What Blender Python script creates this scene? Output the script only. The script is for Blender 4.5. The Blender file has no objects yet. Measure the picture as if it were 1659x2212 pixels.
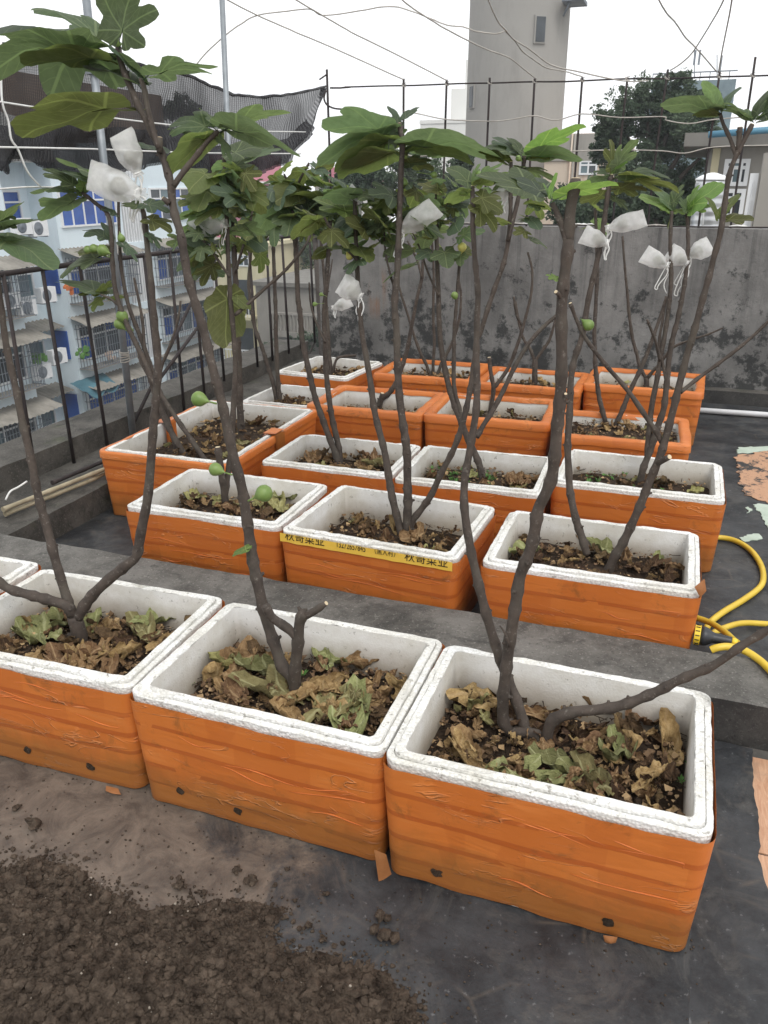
import bpy, math, random
import numpy as np
from mathutils import Vector, Matrix, noise
random.seed(7)
rnd = random.Random(11)
SC = bpy.context.scene
COL = SC.collection
R = math.radians

# ---------------------------------------------------------------- camera, sky, sun, exposure
IW, IH = 1659.0, 2212.0            # pixel grid the measurements were taken on
FOC, PITCH, ROLL, YAW, CH = 1723.66, 0.3887, -0.0035, -0.3414, 1.3264
_f = Vector((math.sin(YAW), math.cos(YAW), 0)); _r = Vector((math.cos(YAW), -math.sin(YAW), 0)); _u = Vector((0, 0, 1))
FW = _f*math.cos(PITCH) - _u*math.sin(PITCH); _up = _f*math.sin(PITCH) + _u*math.cos(PITCH)
RT = _r*math.cos(ROLL) + _up*math.sin(ROLL); UP = -_r*math.sin(ROLL) + _up*math.cos(ROLL)
CAM = Vector((0, 0, CH))
cd = bpy.data.cameras.new('camera'); cam = bpy.data.objects.new('camera', cd); COL.objects.link(cam)
cd.sensor_fit = 'VERTICAL'; cd.sensor_height = 24.0; cd.lens = 24.0*FOC/IH; cd.clip_start = 0.02; cd.clip_end = 2000
m3 = Matrix((RT, UP, -FW)).transposed()
cam.matrix_world = Matrix.Translation(CAM) @ m3.to_4x4()
SC.camera = cam

SUN_EL, SUN_AZ = R(55), R(138)      # azimuth clockwise from +Y
wd = bpy.data.worlds.new('World'); SC.world = wd; wd.use_nodes = True
wn = wd.node_tree; wn.nodes.clear()
wo = wn.nodes.new('ShaderNodeOutputWorld'); bg = wn.nodes.new('ShaderNodeBackground')
sk = wn.nodes.new('ShaderNodeTexSky'); sk.sky_type = 'NISHITA'; sk.sun_disc = False
sk.sun_elevation = SUN_EL; sk.sun_rotation = SUN_AZ; sk.dust_density = 6.0; sk.air_density = 1.0
hs = wn.nodes.new('ShaderNodeHueSaturation'); hs.inputs['Saturation'].default_value = 0.25
mx = wn.nodes.new('ShaderNodeMix'); mx.data_type = 'RGBA'; mx.inputs['Factor'].default_value = 0.80   # closed cloud cover
mx.inputs['B'].default_value = (13.0, 13.1, 13.2, 1)
wn.links.new(sk.outputs[0], hs.inputs['Color']); wn.links.new(hs.outputs[0], mx.inputs['A'])
wn.links.new(mx.outputs['Result'], bg.inputs['Color']); bg.inputs['Strength'].default_value = 0.10
wn.links.new(bg.outputs[0], wo.inputs['Surface'])
sl = bpy.data.lights.new('sun', 'SUN'); sl.energy = 1.2; sl.angle = R(25); sl.color = (1.0, 0.97, 0.92)
so = bpy.data.objects.new('sun', sl); COL.objects.link(so)
sd = Vector((math.sin(SUN_AZ)*math.cos(SUN_EL), math.cos(SUN_AZ)*math.cos(SUN_EL), math.sin(SUN_EL)))
so.rotation_euler = (-sd).to_track_quat('-Z', 'Y').to_euler(); so.location = (0, 0, 30)
SC.view_settings.view_transform = 'Standard'; SC.view_settings.look = 'None'
SC.view_settings.exposure = 0.30; SC.view_settings.gamma = 1.0; SC.view_settings.use_curve_mapping = False

def ray(px, py): return FW + RT*((px-IW/2)/FOC) + UP*((IH/2-py)/FOC)
def onX(px, py, x): d = ray(px, py); return CAM + d*((x-CAM.x)/d.x)
def onY(px, py, y): d = ray(px, py); return CAM + d*((y-CAM.y)/d.y)
def onZ(px, py, z): d = ray(px, py); return CAM + d*((z-CAM.z)/d.z)
def depth(p): return (Vector(p)-CAM).dot(FW)

# ---------------------------------------------------------------- materials
class N:
    def __init__(s, name):
        s.m = bpy.data.materials.new(name); s.m.use_nodes = True; s.t = s.m.node_tree
        s.b = s.t.nodes['Principled BSDF']; s.out = s.t.nodes['Material Output']; s.tc = None
    def n(s, t, **k):
        o = s.t.nodes.new('ShaderNode'+t)
        for a, v in k.items(): setattr(o, a, v)
        return o
    def l(s, a, b): s.t.links.new(a, b)
    def coord(s, kind='Object', scale=(1, 1, 1), rand=False):
        tc = s.n('TexCoord'); mp = s.n('Mapping'); mp.inputs['Scale'].default_value = scale
        s.l(tc.outputs[kind], mp.inputs['Vector'])
        if rand:
            oi = s.n('ObjectInfo'); mu = s.n('Math', operation='MULTIPLY'); mu.inputs[1].default_value = 37.0
            s.l(oi.outputs['Random'], mu.inputs[0]); cx = s.n('CombineXYZ')
            for q in 'XYZ': s.l(mu.outputs[0], cx.inputs[q])
            s.l(cx.outputs[0], mp.inputs['Location'])
        return mp.outputs[0]
    def noise(s, vec, scale, detail=6, rough=.6, dist=0):
        o = s.n('TexNoise'); o.inputs['Scale'].default_value = scale; o.inputs['Detail'].default_value = detail
        o.inputs['Roughness'].default_value = rough; o.inputs['Distortion'].default_value = dist
        s.l(vec, o.inputs['Vector']); return o.outputs['Fac']
    def vor(s, vec, scale, feature='F1', out='Distance', rand=1.0):
        o = s.n('TexVoronoi'); o.feature = feature; o.inputs['Scale'].default_value = scale
        o.inputs['Randomness'].default_value = rand
        s.l(vec, o.inputs['Vector']); return o.outputs[out]
    def ramp(s, fac, stops, interp='LINEAR'):
        o = s.n('ValToRGB'); o.color_ramp.interpolation = interp; e = o.color_ramp.elements
        while len(e) < len(stops): e.new(0.5)
        for i, (p, c) in enumerate(stops):
            e[i].position = p; e[i].color = (c, c, c, 1) if isinstance(c, (int, float)) else (*c, 1)
        s.l(fac, o.inputs[0]); return o.outputs[0]
    def mix(s, f, a, b, mode='MIX'):
        o = s.n('Mix', data_type='RGBA', blend_type=mode)
        for key, v in (('Factor', f), ('A', a), ('B', b)):
            i = o.inputs[key] if key != 'Factor' else o.inputs[0]
            if key == 'A': i = o.inputs[6]
            if key == 'B': i = o.inputs[7]
            if hasattr(v, 'node'): s.l(v, i)
            elif key == 'Factor': i.default_value = v
            else: i.default_value = (*v, 1) if len(v) == 3 else v
        return o.outputs[2]
    def math(s, op, a, b=None, c=None):
        o = s.n('Math', operation=op)
        for i, v in enumerate((a, b, c)):
            if v is None: continue
            if hasattr(v, 'node'): s.l(v, o.inputs[i])
            else: o.inputs[i].default_value = v
        return o.outputs[0]
    def sep(s, vec):
        o = s.n('SeparateXYZ'); s.l(vec, o.inputs[0]); return o.outputs
    def bump(s, h, strength=.3, dist=.01, prev=None):
        o = s.n('Bump'); o.inputs['Strength'].default_value = strength; o.inputs['Distance'].default_value = dist
        s.l(h, o.inputs['Height'])
        if prev is not None: s.l(prev, o.inputs['Normal'])
        s.l(o.outputs[0], s.b.inputs['Normal']); return o.outputs[0]
    def done(s, col=None, rough=.7, spec=.4, metal=0):
        if col is not None:
            if hasattr(col, 'node'): s.l(col, s.b.inputs['Base Color'])
            else: s.b.inputs['Base Color'].default_value = (*col, 1)
        if hasattr(rough, 'node'): s.l(rough, s.b.inputs['Roughness'])
        else: s.b.inputs['Roughness'].default_value = rough
        s.b.inputs['Specular IOR Level'].default_value = spec; s.b.inputs['Metallic'].default_value = metal
        return s.m

M = {}
def simple(name, c1, c2, scale=8, rough=.7, spec=.3, bump=.2, bd=.005, metal=0, rand=True, detail=6):
    g = N(name); v = g.coord(rand=rand); f = g.noise(v, scale, detail)
    col = g.mix(g.ramp(f, [(.3, 0), (.7, 1)]), c1, c2)
    if bump: g.bump(g.noise(v, scale*4, 5), bump, bd)
    M[name] = g.done(col, rough, spec, metal); return M[name]

# orange packing tape: the overlap of two turns is darker; wear, dirt and wrinkles
g = N('orange_tape'); v = g.coord(rand=True); uv = g.n('TexCoord').outputs['UV']; sx = g.sep(uv)
wob = g.math('MULTIPLY', g.noise(v, 5, 3), .07)
vv = g.math('ADD', sx[1], wob)
lap = g.ramp(vv, [(.0, 1), (.205, 1), (.215, 0), (1, 0)])
base = g.mix(g.noise(v, 3, 4), (.47, .125, .020), (.56, .175, .036))
base = g.mix(g.math('MULTIPLY', lap, .55), base, (.30, .056, .010))
vs = g.coord(scale=(3, 3, 26), rand=True)
streak = g.ramp(g.noise(vs, 1.3, 3, .5, 1.0), [(.60, 0), (.70, 1)])
base = g.mix(g.math('MULTIPLY', streak, .22), base, (.66, .25, .070))
blk = g.ramp(g.noise(g.coord(scale=(5, 5, 1), rand=True), 1.2, 1, .4), [(.50, 0), (.506, 1)])
base = g.mix(g.math('MULTIPLY', blk, .20), base, (.34, .070, .010))
ck = g.noise(g.coord(scale=(1.6, 1.6, 7), rand=True), 2.4, 3, .5, 1.6); crs = g.ramp(g.math('ABSOLUTE', g.math('SUBTRACT', ck, .5)), [(0, 1), (.006, .7), (.014, 0)])
crs = g.math('MULTIPLY', crs, g.ramp(g.noise(v, 5, 3), [(.50, 0), (.60, 1)]))
base = g.mix(g.math('MULTIPLY', crs, .35), base, (.72, .32, .12))
dirt = g.ramp(g.noise(v, 10, 9, .75, .6), [(.57, 0), (.70, 1)])
base = g.mix(g.math('MULTIPLY', dirt, .62), base, (.115, .06, .02))
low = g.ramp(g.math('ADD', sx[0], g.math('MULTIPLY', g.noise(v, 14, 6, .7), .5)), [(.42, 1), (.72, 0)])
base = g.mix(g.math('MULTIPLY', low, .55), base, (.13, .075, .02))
wr = g.noise(g.coord(scale=(3, 3, 12), rand=True), 2.6, 3, .45, 1.2)
b1 = g.bump(wr, .16, .010); b2 = g.bump(crs, .6, .006, b1); g.bump(g.noise(v, 34, 2, .5, 1.0), .06, .004, b2)
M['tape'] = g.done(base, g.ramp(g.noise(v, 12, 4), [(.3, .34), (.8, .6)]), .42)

g = N('foam'); v = g.coord(rand=True)
bead = g.vor(v, 150); d1 = g.noise(v, 7, 8, .7); d2 = g.noise(v, 60, 5, .7)
col = g.mix(g.ramp(d1, [(.40, 0), (.66, 1)]), (.80, .80, .79), (.62, .60, .54))
col = g.mix(g.math('MULTIPLY', g.ramp(d2, [(.585, 0), (.66, 1)]), .75), col, (.15, .13, .10))
col = g.mix(g.math('MULTIPLY', g.ramp(bead, [(.30, 0), (.62, 1)]), .40), col, (.42, .41, .38))
g.bump(bead, .6, .003); M['foam'] = g.done(col, .62, .3)

# inside walls stained where the soil once reached
g = N('foam_stained'); v = g.coord(rand=True); z = g.sep(g.n('TexCoord').outputs['UV'])[1]
st = g.ramp(g.math('ADD', z, g.math('MULTIPLY', g.noise(v, 9, 7, .7), .5)), [(.46, 1), (.95, 0)])
col = g.mix(g.ramp(g.noise(v, 5, 6, .7), [(.38, 0), (.62, 1)]), (.74, .73, .71), (.60, .575, .52))
col = g.mix(g.math('MULTIPLY', st, .75), col, (.30, .235, .16))
sp = g.ramp(g.noise(v, 48, 5, .75), [(.61, 0), (.67, 1)])
col = g.mix(g.math('MULTIPLY', sp, .6), col, (.10, .085, .06)); g.bump(g.vor(v, 200), .25, .002)
M['foam_stained'] = g.done(col, .7, .25)

g = N('bark'); v = g.coord(rand=True); vs = g.coord(scale=(1, 1, .35), rand=True)
f = g.noise(v, 26, 7, .65); l2 = g.noise(v, 90, 5, .7)
col = g.mix(g.ramp(f, [(.3, 0), (.7, 1)]), (.028, .0215, .018), (.085, .066, .054))
col = g.mix(g.math('MULTIPLY', g.ramp(l2, [(.58, 0), (.68, 1)]), .5), col, (.24, .22, .19))
col = g.mix(g.math('MULTIPLY', g.ramp(g.noise(v, 11, 5, .6), [(.52, 0), (.64, 1)]), .5), col, (.085, .076, .060))
oi = g.n('ObjectInfo'); col = g.mix(g.math('MULTIPLY', oi.outputs['Random'], .30), col, (.060, .048, .038))
g.bump(g.noise(vs, 70, 6, .7), .55, .006); M['bark'] = g.done(col, .72, .3)
simple('cut_wood', (.50, .40, .26), (.62, .52, .36), 60)

def leafmat(name, top, under, vein, trans):
    g = N(name); uv = g.n('TexCoord').outputs['UV']; s_ = g.sep(uv); v = g.coord(rand=True)
    d = g.math('ABSOLUTE', s_[0]); al = s_[1]
    main = g.ramp(d, [(.0, 1), (.011, 1), (.022, 0)])
    w = g.math('FRACT', g.math('MULTIPLY', g.math('SUBTRACT', al, g.math('MULTIPLY', d, .9)), 7.5))
    sec = g.math('MULTIPLY', g.ramp(w, [(.0, 1), (.05, .8), (.10, 0), (.95, 0), (1, 1)]), .42)
    vn = g.math('MAXIMUM', main, sec)
    oi = g.n('ObjectInfo'); geo = g.n('NewGeometry')
    c = g.mix(geo.outputs['Backfacing'], top, under)
    c = g.mix(g.math('MULTIPLY', g.ramp(g.noise(v, 9, 5), [(.35, 0), (.7, 1)]), .45), c, tuple(q*.62 for q in top))
    hsv = g.n('HueSaturation'); g.l(c, hsv.inputs['Color'])
    g.l(g.math('ADD', .475, g.math('MULTIPLY', oi.outputs['Random'], .04)), hsv.inputs['Hue'])
    g.l(g.math('ADD', .72, g.math('MULTIPLY', oi.outputs['Random'], .55)), hsv.inputs['Value'])
    c = g.mix(g.math('MULTIPLY', vn, .48), hsv.outputs[0], vein)
    spots = g.ramp(g.noise(v, 42, 3, .6), [(.69, 0), (.74, 1)])
    c = g.mix(g.math('MULTIPLY', spots, .45), c, (.16, .11, .03))
    hgt = g.math('SUBTRACT', g.noise(v, 60, 4), g.math('MULTIPLY', vn, .8)); g.bump(hgt, .35, .004)
    g.done(c, .52, .35)
    tr = g.n('BsdfTranslucent'); tcol = g.mix(1.0, c, (1.05, 1.25, .72), 'MULTIPLY')
    g.l(tcol, tr.inputs['Color']); ms = g.n('MixShader'); ms.inputs[0].default_value = trans
    g.l(g.b.outputs[0], ms.inputs[1]); g.l(tr.outputs[0], ms.inputs[2]); g.l(ms.outputs[0], g.out.inputs['Surface'])
    M[name] = g.m
leafmat('leaf_green', (.108, .152, .078), (.185, .222, .142), (.32, .37, .20), .52)
leafmat('leaf_dark', (.086, .124, .080), (.152, .188, .130), (.26, .31, .19), .48)
leafmat('leaf_olive', (.130, .152, .052), (.185, .205, .095), (.36, .37, .17), .54)
leafmat('leaf_bright', (.15, .245, .066), (.22, .31, .11), (.46, .55, .20), .45)

def drymat(name, a, b, vein):
    g = N(name); v = g.coord(rand=True); s_ = g.sep(g.n('TexCoord').outputs['UV'])
    d = g.math('ABSOLUTE', s_[0]); vn = g.ramp(d, [(.0, 1), (.015, 1), (.035, 0)])
    c = g.mix(g.ramp(g.noise(v, 7, 7, .65), [(.32, 0), (.68, 1)]), a, b)
    oi = g.n('ObjectInfo'); h = g.n('HueSaturation'); g.l(c, h.inputs['Color'])
    g.l(g.math('ADD', .60, g.math('MULTIPLY', oi.outputs['Random'], .75)), h.inputs['Value'])
    g.l(g.math('ADD', .485, g.math('MULTIPLY', oi.outputs['Random'], .03)), h.inputs['Hue'])
    c = g.mix(g.math('MULTIPLY', vn, .5), h.outputs[0], vein)
    g.bump(g.noise(v, 24, 5), .6, .02)
    M[name] = g.done(c, .8, .2)
drymat('dry_brown', (.20, .115, .052), (.40, .265, .135), (.50, .36, .20))
drymat('dry_dark', (.060, .038, .022), (.155, .095, .050), (.22, .14, .08))
drymat('dry_olive', (.24, .21, .085), (.36, .33, .15), (.46, .44, .24))
drymat('wilt_green', (.20, .215, .085), (.33, .335, .15), (.48, .48, .27))

g = N('soil'); v = g.coord(rand=True)
c = g.mix(g.ramp(g.noise(v, 45, 8, .75), [(.35, 0), (.7, 1)]), (.022, .015, .010), (.085, .058, .040))
c = g.mix(g.math('MULTIPLY', g.ramp(g.noise(v, 9, 5), [(.55, 0), (.7, 1)]), .5), c, (.11, .060, .040))
g.bump(g.noise(v, 120, 8, .8), .9, .012); M['soil'] = g.done(c, .92, .15)
g = N('loose_earth'); v = g.coord()
c = g.mix(g.ramp(g.noise(v, 30, 8, .75), [(.38, 0), (.66, 1)]), (.050, .037, .028), (.190, .145, .110))
g.bump(g.noise(v, 220, 8, .85), 1.0, .010); M['earth'] = g.done(c, .93, .12)

# concrete of the beam: worn, dark patches
def concrete(name, a, b, dark, scale=3, mould=.5, moss=None, bump=.5):
    g = N(name); v = g.coord()
    c = g.mix(g.ramp(g.noise(v, scale, 9, .75), [(.38, 0), (.62, 1)]), a, b)
    mo = g.ramp(g.noise(v, scale*1.6, 9, .72, .8), [(.52, 0), (.64, 1)])
    c = g.mix(g.math('MULTIPLY', mo, mould), c, dark)
    gr = g.ramp(g.noise(v, 120, 3, .7), [(.58, 0), (.68, 1)]); c = g.mix(g.math('MULTIPLY', gr, .5), c, tuple(min(1, q*1.9) for q in b))
    gd = g.ramp(g.noise(v, 95, 4, .7), [(.30, 1), (.42, 0)]); c = g.mix(g.math('MULTIPLY', gd, .6), c, tuple(q*.35 for q in a))
    if moss: c = g.mix(g.math('MULTIPLY', g.ramp(g.noise(v, scale*.8, 6), [(.6, 0), (.72, 1)]), .4), c, moss)
    g.bump(g.noise(v, 70, 8, .75), bump, .01); M[name] = g.done(c, .85, .25); return M[name]
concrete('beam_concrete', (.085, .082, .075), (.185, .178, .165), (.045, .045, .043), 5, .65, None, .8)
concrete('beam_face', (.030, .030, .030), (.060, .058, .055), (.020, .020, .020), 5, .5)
concrete('parapet_concrete', (.050, .047, .042), (.105, .098, .088), (.030, .030, .028), 5, .75, (.06, .075, .03))

# old rendered wall: pale grey with black lichen blotches and a little rust
g = N('old_wall'); v = g.coord(); s_ = g.sep(g.n('TexCoord').outputs['Object'])
c = g.mix(g.ramp(g.noise(v, 2.2, 9, .7), [(.3, 0), (.7, 1)]), (.125, .122, .118), (.275, .268, .258))
c = g.mix(g.math('MULTIPLY', g.ramp(g.noise(g.coord(scale=(1, 1, .45)), 2.2, 8, .7), [(.42, 0), (.62, 1)]), .6), c, (.075, .073, .072))
lower = g.ramp(s_[2], [(.0, .14), (.55, .05), (1.0, 0)])
clus = g.math('MULTIPLY', g.math('SUBTRACT', g.noise(v, 1.6, 5, .6), .5), .28)
bl = g.ramp(g.math('ADD', g.math('ADD', g.noise(v, 6.5, 13, .76), clus), lower), [(.575, 0), (.645, 1)])
c = g.mix(g.math('MULTIPLY', bl, .82), c, (.022, .024, .025))
pale = g.ramp(g.noise(g.coord(scale=(1, 1, .8)), 2.1, 7, .7), [(.62, 0), (.72, 1)]); c = g.mix(g.math('MULTIPLY', pale, .40), c, (.25, .245, .235))
run = g.ramp(g.noise(g.coord(scale=(9, 1, .35)), 2.2, 6, .65), [(.50, 0), (.66, 1)]); run = g.math('MULTIPLY', run, g.ramp(s_[2], [(.30, 0), (1.0, 1)]))
c = g.mix(g.math('MULTIPLY', run, .6), c, (.045, .045, .045))
rx = g.math('ABSOLUTE', g.math('ADD', s_[0], 2.05))
rust = g.math('MULTIPLY', g.ramp(rx, [(0, 1), (.09, 0)]), g.ramp(g.noise(g.coord(scale=(6, 1, .6)), 3, 5), [(.46, 0), (.6, 1)]))
rust = g.math('MULTIPLY', rust, g.ramp(s_[2], [(.40, 0), (.55, 1), (.72, 1), (.80, 0)]))
c = g.mix(g.math('MULTIPLY', rust, .8), c, (.22, .09, .03))
g.bump(g.noise(v, 45, 9, .75), .5, .012); M['old_wall'] = g.done(c, .9, .2)

# roof floor: dark bitumen sheet, thin mud washed over it, damp patches
g = N('bitumen'); v = g.coord(); P = g.sep(g.n('TexCoord').outputs['Object'])
c = g.mix(g.ramp(g.noise(v, 3.5, 9, .74), [(.40, 0), (.62, 1)]), (.010, .011, .013), (.045, .048, .052))
sm = g.ramp(g.noise(v, 7, 9, .76, 1.2), [(.50, 0), (.62, 1)]); c = g.mix(g.math('MULTIPLY', sm, .45), c, (.085, .080, .072))
cr = g.ramp(g.vor(g.coord(scale=(1, 1, 1)), 9, 'DISTANCE_TO_EDGE'), [(.0, 1), (.05, 0)])
cr = g.math('MULTIPLY', cr, g.ramp(g.noise(v, 4, 3), [(.5, 0), (.62, 1)])); c = g.mix(g.math('MULTIPLY', cr, .4), c, (.13, .105, .08))
spk = g.ramp(g.noise(v, 55, 4, .65), [(.63, 0), (.70, 1)]); c = g.mix(g.math('MULTIPLY', spk, .5), c, (.17, .175, .18))
mudx = g.math('ADD', g.math('MULTIPLY', P[0], -1.0), g.math('MULTIPLY', g.math('SUBTRACT', g.noise(v, 4.5, 9, .74, .6), .5), 2.0))
mud = g.ramp(mudx, [(.48, 0), (.74, 1)])
mudy = g.ramp(P[1], [(.0, 1), (.165, 1), (.20, 0)]); mud = g.math('MULTIPLY', mud, g.ramp(g.math('MULTIPLY', P[1], .1), [(.0, 1), (.165, 1), (.19, 0)]))
mcol = g.mix(g.ramp(g.noise(v, 9, 9, .75, .8), [(.36, 0), (.62, 1)]), (.058, .044, .035), (.165, .130, .102))
c = g.mix(g.math('MULTIPLY', mud, .92), c, mcol)
g.bump(g.noise(v, 30, 8, .7), .35, .008)
rg = g.mix(mud, g.ramp(g.noise(v, 5, 6), [(.35, .38), (.7, .75)]), (.6, .6, .6))
M['bitumen'] = g.done(c, rg, .45)

g = N('floor_tile'); v = g.coord(rand=True); vs = g.coord(scale=(9, 1.2, 1), rand=True)
gr = g.noise(vs, 7, 7, .65, 2.5)
c = g.mix(g.ramp(gr, [(.35, 0), (.65, 1)]), (.40, .215, .125), (.54, .335, .215))
c = g.mix(g.math('MULTIPLY', g.ramp(g.noise(v, 6, 8, .7), [(.52, 0), (.7, 1)]), .6), c, (.22, .17, .13))
g.bump(gr, .2, .003); M['floor_tile'] = g.done(c, .5, .4)
simple('pale_stone', (.22, .19, .155), (.34, .30, .25), 60)
g = N('worn_tile'); v = g.coord(); c = g.mix(g.noise(g.coord(scale=(9, 1.2, 1)), 7, 7, .65, 2), (.36, .20, .12), (.50, .31, .20))
c = g.mix(g.ramp(g.noise(v, 7, 10, .78), [(.50, 0), (.54, 1)]), c, (.040, .041, .042)); M['worn_tile'] = g.done(c, .65, .3)
simple('grout', (.06, .06, .055), (.12, .11, .10), 20)
simple('green_paint', (.33, .40, .33), (.45, .52, .45), 14, .7)

def metal(name, a, b, rough=.5, m=.8, scale=14):
    simple(name, a, b, scale, rough, .5, .15, .002, m)
metal('rusty_iron', (.016, .014, .016), (.042, .030, .028), .75, .2)
metal('galvanised', (.20, .22, .24), (.30, .325, .345), .55, .5)
metal('wire', (.30, .28, .25), (.46, .43, .39), .6, .1)
metal('stainless', (.48, .49, .50), (.60, .61, .62), .3, .9)
simple('white_rope', (.62, .62, .60), (.75, .75, .73), 40)
simple('white_plastic', (.66, .67, .68), (.76, .77, .78), 10, .4, .4, .05)
simple('yellow_hose', (.55, .38, .030), (.68, .49, .055), 10, .38, .45, .1)
simple('yellow_plastic', (.72, .50, .03), (.80, .58, .05), 20, .4, .45, .05)
simple('black_plastic', (.016, .018, .022), (.032, .035, .040), 20, .42, .45, .08)
simple('bamboo', (.25, .215, .145), (.42, .37, .26), 12, .6)
simple('fig_green', (.10, .170, .036), (.175, .245, .072), 30, .42, .4, .15, .003)
simple('fig_bag_shaded', (.075, .080, .045), (.13, .125, .075), 22, .6)  # darker fig colour: the shadowy look inside the bags is painted in
simple('fig_yellow', (.42, .40, .09), (.50, .46, .14), 22, .45, .4, .15, .003)
simple('weed_green', (.06, .16, .035), (.12, .26, .06), 30, .55)
simple('tape_yellow', (.70, .45, .06), (.76, .52, .09), 12, .4, .4, .1)
simple('ink_black', (.010, .010, .012), (.018, .018, .018), 30, .5)
simple('orange_rim', (.40, .095, .018), (.56, .165, .040), 12, .5, .35, .4, .006)
simple('old_flap', (.20, .075, .022), (.30, .125, .045), 20, .6)
simple('cardboard', (.52, .40, .32), (.60, .48, .40), 12)
# white organza pouches
g = N('organza'); v = g.coord(scale=(1, 1, 1), rand=True)
g.done((.88, .88, .87), .7, .2); tr = g.n('BsdfTransparent'); tl = g.n('BsdfTranslucent'); tl.inputs[0].default_value = (.92, .92, .91, 1)
m1 = g.n('MixShader'); m1.inputs[0].default_value = .5; g.l(g.b.outputs[0], m1.inputs[1]); g.l(tl.outputs[0], m1.inputs[2])
m2 = g.n('MixShader'); g.l(g.ramp(g.noise(v, 22, 4), [(.3, .44), (.7, .70)]), m2.inputs[0])
g.l(tr.outputs[0], m2.inputs[1]); g.l(m1.outputs[0], m2.inputs[2]); g.l(m2.outputs[0], g.out.inputs['Surface']); M['organza'] = g.m
# black shade net: knitted, half open
g = N('shade_net'); uv = g.n('TexCoord').outputs['UV']; s_ = g.sep(uv); v = g.coord()
wv = g.math('SINE', g.math('ADD', g.math('MULTIPLY', s_[0], 1250.0), g.math('MULTIPLY', g.noise(v, 6, 4), 7)))
wh = g.math('SINE', g.math('ADD', g.math('MULTIPLY', s_[1], 260.0), g.math('MULTIPLY', g.noise(v, 9, 4), 14)))
op = g.math('ADD', g.math('MULTIPLY', wv, .09), g.math('ADD', g.math('MULTIPLY', wh, .03), .84))
op = g.math('ADD', op, g.math('MULTIPLY', g.math('SUBTRACT', g.noise(v, 2.5, 5), .5), .45))
cl = g.n('Clamp'); g.l(op, cl.inputs[0]); cl.inputs[1].default_value = .62; cl.inputs[2].default_value = .97
g.done(g.mix(g.noise(v, 5, 4), (.014, .014, .016), (.034, .034, .037)), .8, .15); tr = g.n('BsdfTransparent'); ms = g.n('MixShader')
g.l(cl.outputs[0], ms.inputs[0]); g.l(tr.outputs[0], ms.inputs[1]); g.l(g.b.outputs[0], ms.inputs[2]); g.l(ms.outputs[0], g.out.inputs['Surface']); M['net'] = g.m
# town
def stained(name, a, b, dirt, sc=.5, k=.5, rough=.85):
    g = N(name); v = g.coord(); vs = g.coord(scale=(1, 1, .25))
    c = g.mix(g.noise(v, sc, 6), a, b); d = g.ramp(g.noise(vs, sc*2.4, 8, .7), [(.5, 0), (.75, 1)])
    c = g.mix(g.math('MULTIPLY', d, k), c, dirt); g.bump(g.noise(v, sc*20, 5), .15, .02); M[name] = g.done(c, rough, .2)
stained('tower_concrete', (.26, .25, .235), (.31, .30, .28), (.185, .178, .165), .55, .55)
stained('blue_wall', (.60, .70, .76), (.70, .78, .82), (.42, .48, .52), .5, .30)
stained('grey_roof', (.13, .125, .115), (.24, .23, .21), (.07, .068, .062), 1.2, .6)
stained('beige_wall', (.50, .45, .30), (.58, .53, .37), (.30, .27, .20), .5, .4)
stained('pink_wall', (.42, .15, .20), (.50, .20, .25), (.30, .13, .15), .6, .3)
stained('dull_wall', (.24, .23, .21), (.33, .31, .28), (.12, .115, .105), .6, .5)
stained('white_wall', (.62, .62, .60), (.70, .70, .68), (.48, .47, .45), .4, .4)
stained('rust_wall', (.50, .41, .33), (.58, .50, .41), (.42, .20, .10), .9, .8)
stained('brown_wall', (.19, .14, .11), (.26, .19, .15), (.10, .08, .06), .5, .4)
simple('blue_pane', (.012, .045, .22), (.030, .11, .42), .9, .18, .5, 0)
simple('dark_pane', (.018, .022, .026), (.055, .065, .075), .8, .15, .5, 0)
simple('teal_pane', (.06, .10, .12), (.13, .19, .21), .8, .15, .5, 0)
simple('white_frame', (.64, .65, .66), (.74, .75, .76), 2, .5, .35, 0)
simple('cage_bar', (.10, .12, .15), (.20, .22, .24), 2, .6, .3, 0)
simple('awning_sheet', (.16, .15, .13), (.32, .30, .265), 1.1, .8, .2, .3, .02)
simple('blue_tarp', (.045, .115, .15), (.08, .18, .22), 2, .7)
simple('blue_metal', (.06, .17, .26), (.10, .24, .33), 2, .5)
simple('street', (.09, .09, .088), (.15, .148, .14), .3, .9)
for nm, a, b in (('tree_dark', (.038, .066, .040), (.090, .125, .075)), ('tree_mid', (.055, .090, .045), (.105, .148, .078))):  # tree_dark is lightened: distant haze put into the leaf colour
    g = N(nm); v = g.coord(); c = g.mix(g.ramp(g.noise(v, .9, 5), [(.35, 0), (.65, 1)]), a, b); g.done(c, .6, .3)
    tr = g.n('BsdfTranslucent'); g.l(c, tr.inputs[0]); ms = g.n('MixShader'); ms.inputs[0].default_value = .25
    g.l(g.b.outputs[0], ms.inputs[1]); g.l(tr.outputs[0], ms.inputs[2]); g.l(ms.outputs[0], g.out.inputs['Surface']); M[nm] = g.m

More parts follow.
